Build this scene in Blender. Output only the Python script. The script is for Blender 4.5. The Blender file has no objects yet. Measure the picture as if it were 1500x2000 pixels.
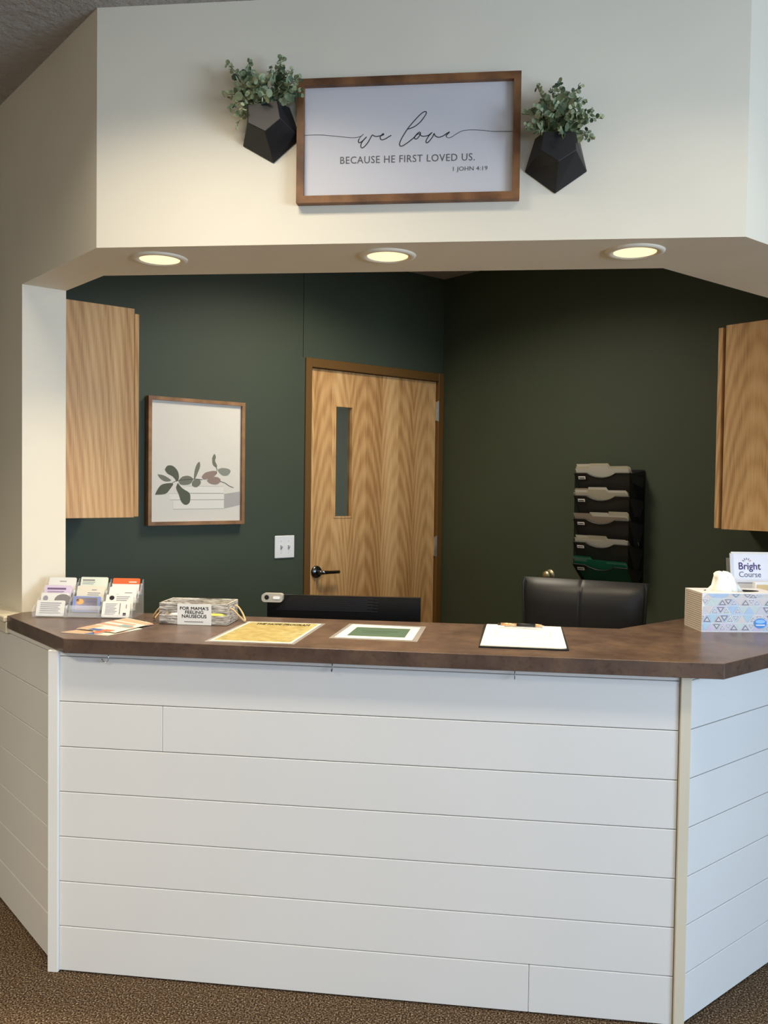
import bpy, math, random
from mathutils import Vector, Matrix
random.seed(7)
scn = bpy.context.scene
COL = scn.collection

# ------------------------------------------------------------------ camera
YAW, PITCH, ROLL, FPX = 0.0920, -0.0306, 0.0130, 1746.86
def cam_axes():
    cy, sy = math.cos(YAW), math.sin(YAW)
    r = Vector((cy, sy, 0)); f0 = Vector((-sy, cy, 0)); u0 = Vector((0, 0, 1))
    cp, sp = math.cos(PITCH), math.sin(PITCH)
    f = cp*f0 + sp*u0; u = -sp*f0 + cp*u0
    cr, sr = math.cos(ROLL), math.sin(ROLL)
    return cr*r + sr*u, -sr*r + cr*u, f
cr_, cu_, cf_ = cam_axes()
cam = bpy.data.cameras.new('camera'); camo = bpy.data.objects.new('camera', cam); COL.objects.link(camo)
cam.sensor_fit = 'VERTICAL'; cam.sensor_height = 24.0; cam.lens = 24.0*FPX/2000.0
cam.clip_start = 0.05
camo.matrix_world = Matrix(((cr_.x, cu_.x, -cf_.x, 0), (cr_.y, cu_.y, -cf_.y, 0), (cr_.z, cu_.z, -cf_.z, 1.53), (0, 0, 0, 1)))
scn.camera = camo

# ------------------------------------------------------------------ world, lights, exposure
w = bpy.data.worlds.new('world'); scn.world = w; w.use_nodes = True
w.node_tree.nodes['Background'].inputs[0].default_value = (0.62, 0.76, 1.0, 1)
w.node_tree.nodes['Background'].inputs[1].default_value = 1.0
vs = scn.view_settings; vs.view_transform = 'Standard'; vs.look = 'None'; vs.gamma = 1.0; vs.use_curve_mapping = False
vs.exposure = 0.0

def area(name, loc, target, sx, sy, power, color, spread=180, shape='RECTANGLE'):
    l = bpy.data.lights.new(name, 'AREA'); l.shape = shape; l.size = sx; l.size_y = sy
    l.energy = power; l.color = color; l.spread = math.radians(spread)
    o = bpy.data.objects.new(name, l); COL.objects.link(o); o.location = loc
    d = Vector(target) - Vector(loc); o.rotation_euler = d.to_track_quat('-Z', 'Y').to_euler()
    return o
DAY = (0.59, 0.765, 1.0); WARM = (1.0, 0.84, 0.58); TUBE = (1.0, 0.885, 0.70)
# daylight through the two windows of the waiting room
area('daylight_right', (3.86, -0.4, 1.55), (0, -0.4, 1.45), 2.2, 1.5, 200, DAY)
area('daylight_rear', (2.3, -3.38, 1.55), (2.3, 0, 1.5), 2.2, 1.5, 34, DAY)
# recessed ceiling panels of the waiting room
PANELS = [(-0.74, 1.86, 15, .62, .32), (0.75, 1.80, 5.5, .62, .32), (-2.5, 0.1, 76, 1.2, .6)]
for i, (px, py, pw, sx_, sy_) in enumerate(PANELS):
    area('panel_light', (px, py, 2.905), (px, py, 0), sx_*.85, sy_*.8, pw, TUBE, 138)
area('reception_panel_light', (-0.34, 3.90, 2.72), (-0.34, 3.90, 0), 0.5, 0.5, 22, TUBE, 150)
# the three recessed lamps in the soffit over the counter, one unseen fill added behind the door to brighten its glass
SOFFIT = [(-0.971, 2.752), (-0.252, 2.742), (0.484, 2.724)]
for (px, py) in SOFFIT:
    area('soffit_light', (px, py, 2.215), (px, py, 0), 0.105, 0.105, 5.2, WARM, 126, 'DISK')
area('hall_fill', (-1.35, 5.6, 2.3), (-1.35, 5.6, 0), 0.4, 0.4, 9.0, TUBE)

# ------------------------------------------------------------------ materials
MATS = {}
def mat(name, col, rough=0.6, metal=0.0, spec=0.5, alpha=1.0, trans=0.0, emit=None, estr=0.0, coat=0.0, ior=1.45):
    if name in MATS: return MATS[name]
    m = bpy.data.materials.new(name); m.use_nodes = True
    b = m.node_tree.nodes['Principled BSDF']
    b.inputs['Base Color'].default_value = (*col, 1); b.inputs['Roughness'].default_value = rough
    b.inputs['Metallic'].default_value = metal; b.inputs['Specular IOR Level'].default_value = spec
    b.inputs['Alpha'].default_value = alpha; b.inputs['Transmission Weight'].default_value = trans
    b.inputs['Coat Weight'].default_value = coat; b.inputs['IOR'].default_value = ior
    if emit: b.inputs['Emission Color'].default_value = (*emit, 1); b.inputs['Emission Strength'].default_value = estr
    MATS[name] = m; return m
def nd(m, t, **kw):
    n = m.node_tree.nodes.new(t)
    for k, v in kw.items():
        if k in n.inputs: n.inputs[k].default_value = v
        else: setattr(n, k, v)
    return n
def lk(m, a, b): m.node_tree.links.new(a, b)
def bsdf(m): return m.node_tree.nodes['Principled BSDF']
def coords(m, scale=(1, 1, 1), loc=(0, 0, 0), kind='Object'):
    tc = nd(m, 'ShaderNodeTexCoord'); mp = nd(m, 'ShaderNodeMapping')
    mp.inputs['Scale'].default_value = scale; mp.inputs['Location'].default_value = loc
    lk(m, tc.outputs[kind], mp.inputs['Vector']); return mp.outputs['Vector']
def ramp(m, fac, stops):
    r = nd(m, 'ShaderNodeValToRGB'); e = r.color_ramp.elements
    e[0].position, e[0].color = stops[0][0], (*stops[0][1], 1); e[1].position, e[1].color = stops[-1][0], (*stops[-1][1], 1)
    for p, c in stops[1:-1]:
        x = e.new(p); x.color = (*c, 1)
    lk(m, fac, r.inputs['Fac']); return r.outputs['Color']
def bump(m, fac, strength=0.3, dist=0.002):
    b = nd(m, 'ShaderNodeBump'); b.inputs['Strength'].default_value = strength; b.inputs['Distance'].default_value = dist
    lk(m, fac, b.inputs['Height']); lk(m, b.outputs['Normal'], bsdf(m).inputs['Normal'])
def srgb(r, g, b):
    f = lambda c: (c/255/12.92) if c/255 <= 0.04045 else ((c/255+0.055)/1.055)**2.4
    return (f(r), f(g), f(b))
def paint(name, col, rough=0.55, bs=0.08, scale=220, var=0.03):
    m = mat(name, col, rough)
    v = coords(m)
    n = nd(m, 'ShaderNodeTexNoise'); n.inputs['Scale'].default_value = scale; lk(m, v, n.inputs['Vector'])
    n2 = nd(m, 'ShaderNodeTexNoise'); n2.inputs['Scale'].default_value = 2.5; n2.inputs['Detail'].default_value = 3; lk(m, v, n2.inputs['Vector'])
    c1 = tuple(max(0, c*(1-var)) for c in col); c2 = tuple(min(1, c*(1+var)) for c in col)
    lk(m, ramp(m, n2.outputs['Fac'], [(0.3, c1), (0.7, c2)]), bsdf(m).inputs['Base Color'])
    bump(m, n.outputs['Fac'], bs, 0.001); return m
M_wall = paint('wall_paint', srgb(232, 223, 203), 0.6)
M_green = paint('green_paint', srgb(60, 69, 54), 0.62, var=0.05)
M_ship = paint('shiplap_paint', srgb(233, 231, 226), 0.42, bs=0.05, scale=40, var=0.015)
M_trim = paint('trim_paint', srgb(238, 236, 230), 0.4, bs=0.02)
M_ledge = paint('ledge_paint', srgb(224, 214, 190), 0.5, bs=0.02)
# popcorn ceiling
M_ceil = mat('popcorn_ceiling', srgb(205, 198, 188), 0.9)
v = coords(M_ceil); n = nd(M_ceil, 'ShaderNodeTexNoise'); n.inputs['Scale'].default_value = 30; n.inputs['Detail'].default_value = 5; n.inputs['Roughness'].default_value = 0.7
lk(M_ceil, v, n.inputs['Vector']); bump(M_ceil, n.outputs['Fac'], 1.0, 0.05)
# carpet
M_carpet = mat('carpet', srgb(105, 84, 62), 0.97, spec=0.1)
v = coords(M_carpet); n = nd(M_carpet, 'ShaderNodeTexNoise'); n.inputs['Scale'].default_value = 190; n.inputs['Detail'].default_value = 3; lk(M_carpet, v, n.inputs['Vector'])
lk(M_carpet, ramp(M_carpet, n.outputs['Fac'], [(0.36, srgb(36, 26, 19)), (0.48, srgb(92, 72, 53)), (0.58, srgb(126, 103, 79)), (0.7, srgb(204, 184, 156))]), bsdf(M_carpet).inputs['Base Color'])
bump(M_carpet, n.outputs['Fac'], 0.9, 0.008)
# laminate
M_lam = mat('brown_laminate', srgb(98, 76, 62), 0.30, spec=0.5)
v = coords(M_lam); n = nd(M_lam, 'ShaderNodeTexNoise'); n.inputs['Scale'].default_value = 9; n.inputs['Detail'].default_value = 8; n.inputs['Roughness'].default_value = 0.65; lk(M_lam, v, n.inputs['Vector'])
n2 = nd(M_lam, 'ShaderNodeTexNoise'); n2.inputs['Scale'].default_value = 70; n2.inputs['Detail'].default_value = 4; lk(M_lam, v, n2.inputs['Vector'])
mx = nd(M_lam, 'ShaderNodeMix', data_type='RGBA', blend_type='MULTIPLY'); mx.inputs['Factor'].default_value = 0.6
lk(M_lam, ramp(M_lam, n.outputs['Fac'], [(0.3, srgb(74, 57, 49)), (0.5, srgb(92, 73, 62)), (0.7, srgb(110, 87, 70))]), mx.inputs[6])
lk(M_lam, ramp(M_lam, n2.outputs['Fac'], [(0.3, (0.6, 0.55, 0.5)), (0.45, (1, 1, 1))]), mx.inputs[7]); lk(M_lam, mx.outputs[2], bsdf(M_lam).inputs['Base Color'])

def oak(name, base, dark, light, strip=0.0, ringscale=16.0, axis_x=True, zs=0.10, offs=0.0, rough=0.42):
    """plain sawn oak: stretched rings give the cathedral figure; strips are bookmatched leaves"""
    m = mat(name, base, rough, spec=0.4)
    tc = nd(m, 'ShaderNodeTexCoord'); sp = nd(m, 'ShaderNodeSeparateXYZ'); lk(m, tc.outputs['Object'], sp.inputs[0])
    X = sp.outputs['X'] if axis_x else sp.outputs['Y']
    def math_(op, a, b=None, c=None):
        n = nd(m, 'ShaderNodeMath', operation=op)
        for i, q in enumerate((a, b, c)):
            if q is None: continue
            if isinstance(q, (int, float)): n.inputs[i].default_value = q
            else: lk(m, q, n.inputs[i])
        return n.outputs[0]
    if strip:
        k = math_('FLOOR', math_('DIVIDE', math_('ADD', X, 5.0), strip))
        xl = math_('PINGPONG', math_('ADD', X, 5.0+offs), strip)
        zoff = math_('MULTIPLY', math_('SINE', math_('MULTIPLY', k, 3.7)), 0.28)
    else:
        xl = math_('ADD', X, offs); zoff = math_('MULTIPLY', xl, 0.0); k = zoff
    z = math_('ADD', sp.outputs['Z'], zoff)
    cb = nd(m, 'ShaderNodeCombineXYZ'); lk(m, xl, cb.inputs[0]); lk(m, math_('MULTIPLY', z, zs), cb.inputs[2]); cb.inputs[1].default_value = 0.035
    nz = nd(m, 'ShaderNodeTexNoise'); nz.inputs['Scale'].default_value = 9; nz.inputs['Detail'].default_value = 2; lk(m, cb.outputs[0], nz.inputs['Vector'])
    wv = nd(m, 'ShaderNodeTexWave', wave_type='RINGS', rings_direction='SPHERICAL'); wv.inputs['Scale'].default_value = ringscale; wv.inputs['Distortion'].default_value = 2.2
    wv.inputs['Detail'].default_value = 2; wv.inputs['Detail Scale'].default_value = 1.5; lk(m, cb.outputs[0], wv.inputs['Vector'])
    cb2 = nd(m, 'ShaderNodeCombineXYZ'); lk(m, math_('MULTIPLY', X, 1.0), cb2.inputs[0]); lk(m, math_('MULTIPLY', z, 0.02), cb2.inputs[2])
    n2 = nd(m, 'ShaderNodeTexNoise'); n2.inputs['Scale'].default_value = 260; n2.inputs['Detail'].default_value = 3; lk(m, cb2.outputs[0], n2.inputs['Vector'])
    n3 = nd(m, 'ShaderNodeTexNoise'); n3.inputs['Scale'].default_value = 14; n3.inputs['Detail'].default_value = 3; lk(m, cb2.outputs[0], n3.inputs['Vector'])
    f = math_('ADD', math_('ADD', math_('MULTIPLY', wv.outputs['Fac'], 0.13), math_('MULTIPLY', n2.outputs['Fac'], 0.42)), math_('MULTIPLY', n3.outputs['Fac'], 0.46))
    if strip: f = math_('ADD', f, math_('MULTIPLY', math_('SINE', math_('MULTIPLY', k, 2.3)), 0.05))
    lk(m, ramp(m, f, [(0.34, dark), (0.54, base), (0.72, light)]), bsdf(m).inputs['Base Color'])
    return m
M_door = oak('door_oak', srgb(204, 160, 106), srgb(166, 120, 72), srgb(222, 182, 128), strip=0.118, ringscale=22)
M_cabL = oak('cabinet_oak_straight', srgb(196, 154, 102), srgb(160, 116, 70), srgb(212, 176, 124), strip=0, ringscale=14, offs=0.22, zs=0.16)
M_cabR = oak('cabinet_oak_cathedral', srgb(218, 178, 128), srgb(178, 134, 86), srgb(232, 198, 150), strip=0, ringscale=22, offs=-0.14, zs=0.12)
M_brownframe = mat('brown_door_frame', srgb(104, 74, 34), 0.45)
def stain(name, c1, c2, rough=0.5):
    m = mat(name, c1, rough); v = coords(m, (6, 6, 6)); n = nd(m, 'ShaderNodeTexNoise'); n.inputs['Scale'].default_value = 2.0; n.inputs['Detail'].default_value = 8; lk(m, v, n.inputs['Vector'])
    lk(m, ramp(m, n.outputs['Fac'], [(0.35, c1), (0.65, c2)]), bsdf(m).inputs['Base Color']); return m
M_sign = stain('walnut_frame', srgb(88, 54, 30), srgb(140, 96, 58))
M_pic = stain('picture_frame_wood', srgb(122, 88, 56), srgb(160, 120, 80))
M_canvas = mat('sign_board', srgb(206, 203, 205), 0.5)
M_print = mat('art_print', srgb(222, 217, 205), 0.5)
M_ink = mat('ink', srgb(38, 34, 36), 0.7)
M_inkgrey = mat('ink_grey', srgb(96, 94, 92), 0.7)
M_black = mat('matte_black', srgb(20, 20, 21), 0.5)
M_planter = mat('planter_black', srgb(24, 24, 26), 0.42)
M_leather = mat('black_leather', srgb(30, 29, 30), 0.46, spec=0.5)
v = coords(M_leather); n = nd(M_leather, 'ShaderNodeTexNoise'); n.inputs['Scale'].default_value = 180; lk(M_leather, v, n.inputs['Vector']); bump(M_leather, n.outputs['Fac'], 0.15, 0.001)
M_glossblack = mat('gloss_black', srgb(12, 12, 14), 0.3)
M_rib = mat('rib_grey', srgb(40, 40, 44), 0.4)
M_chrome = mat('chrome', (0.75, 0.75, 0.76), 0.18, metal=1)
M_darkmetal = mat('dark_nickel', (0.16, 0.16, 0.17), 0.22, metal=1)
M_silver = mat('silver_plastic', srgb(196, 192, 182), 0.35, metal=0.4)
M_white = mat('white_plastic', srgb(235, 236, 236), 0.35)
M_toggle = mat('toggle_white', srgb(205, 206, 206), 0.35)
M_paper = mat('white_paper', srgb(226, 225, 220), 0.7)
M_creampaper = mat('cream_paper', srgb(222, 216, 198), 0.7)
M_manila = mat('manila_paper', srgb(205, 198, 174), 0.75)
M_tealfolder = mat('teal_folder', srgb(24, 136, 104), 0.6)
M_lens = mat('lamp_lens', (0.9, 0.85, 0.7), 0.4, emit=(1.0, 0.78, 0.45), estr=1.15)
M_panel = mat('panel_diffuser', (0.9, 0.9, 0.9), 0.5, emit=(1.0, 0.93, 0.8), estr=2.0)
M_glass = mat('clear_glass', (0.85, 0.9, 0.88), 0.03, trans=1.0, ior=1.45)
M_acrylic = mat('clear_acrylic', (0.92, 0.94, 0.98), 0.06, alpha=0.14, spec=0.9)
M_film = mat('laminate_film', (0.8, 0.8, 0.8), 0.12, alpha=0.22, spec=0.7)
M_smoke = mat('smoky_plastic', (0.03, 0.028, 0.026), 0.35, alpha=0.84)
M_smoke2 = mat('smoky_plastic_thin', (0.01, 0.012, 0.012), 0.3, alpha=0.22)
M_rope = mat('jute_rope', srgb(196, 168, 128), 0.9)
M_tissue = mat('tissue_paper', srgb(250, 248, 238), 0.9)
M_leafA = mat('leaf_sage', srgb(136, 148, 112), 0.6); M_leafB = mat('leaf_dark', srgb(78, 96, 70), 0.6); M_leafC = mat('leaf_pale', srgb(172, 178, 138), 0.6)
M_stem = mat('leaf_stem', srgb(84, 84, 56), 0.7)
M_brass = mat('brass', srgb(200, 190, 160), 0.4, metal=1)

# ------------------------------------------------------------------ mesh helpers
class MB:
    def __init__(s): s.v = []; s.f = []; s.m = []; s.sm = []
    def poly(s, pts, mi=0):
        i = len(s.v); s.v += [tuple(p) for p in pts]; s.f.append(tuple(range(i, i+len(pts)))); s.m.append(mi); return s
    def add(s, vs, fs, mi=0):
        i = len(s.v); s.v += [tuple(p) for p in vs]
        for f in fs: s.f.append(tuple(i+k for k in f)); s.m.append(mi)
        return s
    def box(s, x0, x1, y0, y1, z0, z1, mi=0, b=0.0):
        if b <= 0:
            V = [(x, y, z) for x in (x0, x1) for y in (y0, y1) for z in (z0, z1)]
            F = [(0, 1, 3, 2), (4, 6, 7, 5), (0, 4, 5, 1), (2, 3, 7, 6), (0, 2, 6, 4), (1, 5, 7, 3)]
            return s.add(V, F, mi)
        # chamfered box
        import itertools
        X, Y, Z = (x0, x1), (y0, y1), (z0, z1); V = []; idx = {}
        for a, c, d in itertools.product((0, 1), repeat=3):
            P = [X[a], Y[c], Z[d]]; sg = [1 if a == 0 else -1, 1 if c == 0 else -1, 1 if d == 0 else -1]
            for k in range(3):
                q = [P[j] + (0 if j == k else sg[j]*b) for j in range(3)]; idx[(a, c, d, k)] = len(V); V.append(q)
        F = []
        for k in range(3):
            o = [j for j in range(3) if j != k]
            for e in (0, 1):
                def key(u, w_):
                    t = [0, 0, 0]; t[k] = e; t[o[0]] = u; t[o[1]] = w_; return idx[(*t, k)]
                F.append((key(0, 0), key(1, 0), key(1, 1), key(0, 1)))
        for k in range(3):
            o = [j for j in range(3) if j != k]
            for u in (0, 1):
                for w_ in (0, 1):
                    def kk(e, face):
                        t = [0, 0, 0]; t[k] = e; t[o[0]] = u; t[o[1]] = w_; return idx[(*t, face)]
                    F.append((kk(0, o[0]), kk(1, o[0]), kk(1, o[1]), kk(0, o[1])))
        for a, c, d in itertools.product((0, 1), repeat=3): F.append(tuple(idx[(a, c, d, k)] for k in range(3)))
        return s.add(V, F, mi)
    def prism(s, pts, z0, z1, mi=0):
        n = len(pts); V = [(p[0], p[1], z0) for p in pts] + [(p[0], p[1], z1) for p in pts]
        F = [tuple(range(n))[::-1], tuple(range(n, 2*n))] + [(i, (i+1) % n, n+(i+1) % n, n+i) for i in range(n)]
        return s.add(V, F, mi)
    def plate(s, pts, y0, y1, mi=0):
        """outline in x,z extruded along y"""
        n = len(pts); V = [(p[0], y0, p[1]) for p in pts] + [(p[0], y1, p[1]) for p in pts]
        F = [tuple(range(n)), tuple(range(n, 2*n))[::-1]] + [(i, n+i, n+(i+1) % n, (i+1) % n) for i in range(n)]
        return s.add(V, F, mi)
    def tube(s, pts, r, n=8, mi=0, caps=True, flat=None):
        pts = [Vector(p) for p in pts]; N = len(pts); rs = r if isinstance(r, (list, tuple)) else [r]*N
        i0 = len(s.v); up = Vector((0, 0, 1)); prev = None
        for i, p in enumerate(pts):
            d = (pts[min(i+1, N-1)] - pts[max(i-1, 0)])
            d = d.normalized() if d.length > 1e-9 else Vector((0, 0, 1))
            a = (prev - d*prev.dot(d)) if prev is not None else (up.cross(d) if abs(d.z) < 0.95 else Vector((1, 0, 0)).cross(d))
            if a.length < 1e-6: a = Vector((1, 0, 0)).cross(d)
            a.normalize(); prev = a; b = d.cross(a)
            for k in range(n):
                t = 2*math.pi*k/n; s.v.append(tuple(p + rs[i]*(math.cos(t)*a + math.sin(t)*b)))
        for i in range(N-1):
            for k in range(n):
                s.f.append((i0+i*n+k, i0+i*n+(k+1) % n, i0+(i+1)*n+(k+1) % n, i0+(i+1)*n+k)); s.m.append(mi)
        if caps:
            s.f.append(tuple(i0+k for k in range(n))[::-1]); s.m.append(mi); s.f.append(tuple(i0+(N-1)*n+k for k in range(n))); s.m.append(mi)
        return s
    def lathe(s, prof, c=(0, 0, 0), axis='z', n=32, mi=0):
        i0 = len(s.v); P = len(prof)
        for k in range(n):
            t = 2*math.pi*k/n
            for r, h in prof:
                a, b = r*math.cos(t), r*math.sin(t)
                q = {'z': (a, b, h), 'y': (a, h, b), 'x': (h, a, b)}[axis]
                s.v.append((q[0]+c[0], q[1]+c[1], q[2]+c[2]))
        for k in range(n):
            for j in range(P-1):
                s.f.append((i0+k*P+j, i0+((k+1) % n)*P+j, i0+((k+1) % n)*P+j+1, i0+k*P+j+1)); s.m.append(mi)
        return s
    def build(s, name, mats, parent=None, smooth=False, loc=None, rz=0, rot=None):
        me = bpy.data.meshes.new(name); me.from_pydata(s.v, [], s.f); 
        for m in (mats if isinstance(mats, (list, tuple)) else [mats]): me.materials.append(m)
        me.polygons.foreach_set('material_index', s.m)
        import bmesh
        bm = bmesh.new(); bm.from_mesh(me)
        bmesh.ops.remove_doubles(bm, verts=bm.verts, dist=1e-6) if smooth else None
        bmesh.ops.recalc_face_normals(bm, faces=bm.faces); bm.to_mesh(me); bm.free()
        if smooth: me.polygons.foreach_set('use_smooth', [True]*len(me.polygons))
        me.update()
        o = bpy.data.objects.new(name, me); COL.objects.link(o)
        if parent: o.parent = parent
        if loc is not None: o.location = loc
        if rot is not None: o.rotation_euler = rot
        elif rz: o.rotation_euler = (0, 0, rz)
        return o
def tag(o, label, cat, group=None):
    o['label'] = label; o['category'] = cat
    if group: o['group'] = group
    return o
def thing(name, label, cat, loc=(0, 0, 0), rz=0, group=None):
    o = bpy.data.objects.new(name, None); COL.objects.link(o); o.location = loc; o.rotation_euler = (0, 0, rz); o.empty_display_size = 0.05
    return tag(o, label, cat, group)
def struct(o): o['kind'] = 'structure'; return o
def sempty(name, loc, rz=0):
    o = bpy.data.objects.new(name, None); COL.objects.link(o); o.location = loc; o.rotation_euler = (0, 0, rz); o.empty_display_size = 0.05
    return struct(o)
def arc(cx, cz, r, a0, a1, n): return [(cx + r*math.cos(a0+(a1-a0)*i/n), cz + r*math.sin(a0+(a1-a0)*i/n)) for i in range(n+1)]
def rrect(x0, x1, z0, z1, r, n=4):
    p = []
    for cx, cz, a in ((x1-r, z1-r, 0), (x0+r, z1-r, 90), (x0+r, z0+r, 180), (x1-r, z0+r, 270)):
        p += arc(cx, cz, r, math.radians(a), math.radians(a+90), n)
    return p
def text_mesh(name, txt, width, height, mtl, parent, loc, rot, bold=0.0, space=1.0, thick=0.0):
    """flat print: the lettering scaled to a given size, a hair proud of its sheet"""
    cu = bpy.data.curves.new(name, 'FONT'); cu.body = txt; cu.align_x = 'LEFT'; cu.offset = bold; cu.space_character = space; cu.resolution_u = 3
    to = bpy.data.objects.new('tmp', cu); COL.objects.link(to)
    bpy.context.view_layer.update()
    me = bpy.data.meshes.new_from_object(to.evaluated_get(bpy.context.evaluated_depsgraph_get()))
    bpy.data.objects.remove(to)
    xs = [v.co.x for v in me.vertices]; ys = [v.co.y for v in me.vertices]
    x0, x1, y0, y1 = min(xs), max(xs), min(ys), max(ys)
    sx = width/(x1-x0); sy = height/(y1-y0) if height else sx
    for v_ in me.vertices: v_.co.x = (v_.co.x - (x0+x1)/2)*sx; v_.co.y = (v_.co.y - (y0+y1)/2)*sy; v_.co.z = 0
    me.name = name; me.materials.clear(); me.materials.append(mtl)
    if thick:      # heavier strokes: the same outlines laid side by side in one print
        vs_ = [tuple(v_.co) for v_ in me.vertices]; fs_ = [tuple(p_.vertices) for p_ in me.polygons]; V_, F_ = [], []
        for k_, (ox, oy) in enumerate(((-thick, 0), (thick, 0), (0, thick), (0, -thick))):
            V_ += [(a_+ox, b_+oy, c_) for a_, b_, c_ in vs_]; F_ += [tuple(i_+k_*len(vs_) for i_ in f_) for f_ in fs_]
        me = bpy.data.meshes.new(name); me.from_pydata(V_, [], F_); me.materials.append(mtl); me.update()
    o = bpy.data.objects.new(name, me); COL.objects.link(o); o.parent = parent; o.location = loc; o.rotation_euler = rot
    return o
UP = (math.pi/2, 0, 0)     # text facing local -y
PI = math.pi; A45 = PI/4
def D(a): return Vector((math.cos(a), math.sin(a), 0))

# ------------------------------------------------------------------ plan of the room (metres)
ZC, ZCR, ZH, ZT = 2.9386, 2.7537, 2.2296, 1.0522        # ceiling, reception ceiling, soffit, counter surface
HYAW, CYAW = -0.0189, -0.0418
hL = Vector((-1.119, 2.6171, 0)); hd = D(HYAW); hR = hL + hd*1.8782
wl = D(PI-A45+0.0054); wr = D(A45-0.0079)               # header wings, receding
J = hL + wl*0.6693; nl = Vector((wl.y, -wl.x, 0)); J2 = J + nl*0.158
iL = Vector((-1.2451, 2.9714, 0)); iR = iL + hd*1.8557
K = hR + wr*0.86; nr = Vector((-wr.y, wr.x, 0)); K2 = K + nr*((iR-hR).dot(nr))
C = Vector((-0.1521, 5.366, 0))                          # far corner of the reception
cd = D(CYAW); cn = Vector((-cd.y, cd.x, 0)); cL = Vector((-1.2436, 2.6402, 0)); cR = cL + cd*1.8491
tL = Vector((-1.2073, 2.5902, 0)); cwl = D(PI-A45-0.0129); cwr = D(A45+0.0182)
def xy(v): return (v.x, v.y)
def LWp(s, off=0.0, z=0.0): p = C - D(A45)*s + Vector((0.70711, -0.70711, 0))*off; return (p.x, p.y, z)
def RWp(s, off=0.0, z=0.0): p = C + D(-A45)*s - Vector((0.70711, 0.70711, 0))*off; return (p.x, p.y, z)
def HFp(x, off=0.0, z=0.0): p = hL + hd*x + Vector((hd.y, -hd.x, 0))*off; return (p.x, p.y, z)

# waiting room shell
LE = J + wl*4.6; RE = K + wr*3.6
struct(MB().box(-6.5, 6.0, -3.7, 8.0, -0.1, 0.0).build('floor', M_carpet))
XL, XR, YB = LE.x-0.02, RE.x+0.02, -3.5
front_poly = [(XL, YB), (XR, YB), (XR, RE.y), xy(K+wr*0.0), xy(hR), xy(hL), xy(J), (XL, LE.y)]
struct(MB().prism([(XL-.1, YB-.1), (XR+.1, YB-.1), (XR+.1, RE.y+.3), xy(RE), xy(hR+Vector((-.0, .02, 0))), xy(hL+Vector((0, .02, 0))), xy(LE), (XL-.1, LE.y+.3)], ZC, ZC+0.1).build('ceiling', M_ceil))
LWn = LWp(2.9); 
struct(MB().prism([xy(iL+hd*0.02), xy(iR), xy(iR+wr*2.4), xy(C+Vector((0, .3, 0))), xy(J2+wl*0.9)], ZCR, ZCR+0.06).build('ceiling_reception', M_ceil))
# header over the opening (outer and inner outline)
wh = struct(MB().prism([xy(J), xy(hL), xy(hR), xy(K), xy(K2), xy(iR), xy(iL), xy(J2)], ZH, ZC).build('wall_header', M_wall))
# side walls continuing the wings
struct(MB().prism([xy(J), xy(J2), xy(J2+wl*4.6), xy(LE)], 0, ZC).build('wall_left', M_wall))
struct(MB().prism([xy(K), xy(RE), xy(K2+wr*3.6), xy(K2)], 0, ZC).build('wall_right', M_wall))
def wall_with_window(name, wname, p0, ax, ay, L, wins):
    """p0 corner, ax along, ay outward"""
    e = MB(); xs = 0.0
    def bx(a0, a1, z0, z1):
        P = [p0+ax*a0, p0+ax*a1, p0+ax*a1+ay*0.12, p0+ax*a0+ay*0.12]; e.prism([xy(q) for q in P], z0, z1)
    for (a0, a1, z0, z1) in wins:
        bx(xs, a0, 0, ZC); bx(a0, a1, 0, z0); bx(a0, a1, z1, ZC); xs = a1
    bx(xs, L, 0, ZC); struct(e.build(name, M_wall))
    for k, (a0, a1, z0, z1) in enumerate(wins):
        f = MB()
        def fb(a, b, c, d_, y0=0.03, y1=0.09):
            P = [p0+ax*a+ay*y0, p0+ax*b+ay*y0, p0+ax*b+ay*y1, p0+ax*a+ay*y1]; f.prism([xy(q) for q in P], c, d_)
        fb(a0, a1, z0, z0+.05); fb(a0, a1, z1-.05, z1); fb(a0, a0+.05, z0+.05, z1-.05); fb(a1-.05, a1, z0+.05, z1-.05); m_ = (a0+a1)/2; fb(m_-.02, m_+.02, z0+.05, z1-.05)
        struct(f.build(wname, M_trim))
wall_with_window('wall_east', 'window_1', Vector((XR, YB, 0)), Vector((0, 1, 0)), Vector((1, 0, 0)), RE.y-YB, [(1.9, 4.3, .75, 2.35)])
wall_with_window('wall_rear', 'window_2', Vector((XL, YB, 0)), Vector((1, 0, 0)), Vector((0, -1, 0)), XR-XL, [(-XL+1.1, -XL+3.5, .75, 2.35)])
struct(MB().box(XL-.12, XL, YB, LE.y, 0, ZC).build('wall_west', M_wall))

# reception back walls
def wallbox(mb, P, s0, s1, z0, z1, t=0.12, gap=0.0):
    a, b = Vector(P(s0)), Vector(P(s1)); c, d_ = Vector(P(s1, -t)), Vector(P(s0, -t)); mb.prism([xy(a), xy(b), xy(c), xy(d_)], z0, z1)
mb = MB(); DX0, DX1, DZ = 0.0423, 0.9563, 2.1457
FX0, FX1, FZ = 0.0, 0.9961, 2.193
wallbox(mb, LWp, 1.0107, 3.0, 0, ZCR); wallbox(mb, LWp, -0.12, 1.0077, FZ, ZCR); wallbox(mb, LWp, FX1-.01, 1.0107, 0, FZ); wallbox(mb, LWp, -.12, -0.0, 0, FZ)
struct(mb.build('wall_back_left', M_green))
mb = MB(); wallbox(mb, RWp, 0.0, 3.6, 0, ZCR); struct(mb.build('wall_back_right', M_green))
mb = MB(); wallbox(mb, lambda s, o=0: LWp(s, o-0.115), 0.98, 1.04, FZ-.05, ZCR, 0.02); struct(mb.build('seam_dark_backing', M_black))  # black backing added behind the wall seam so the gap reads dark
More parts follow.
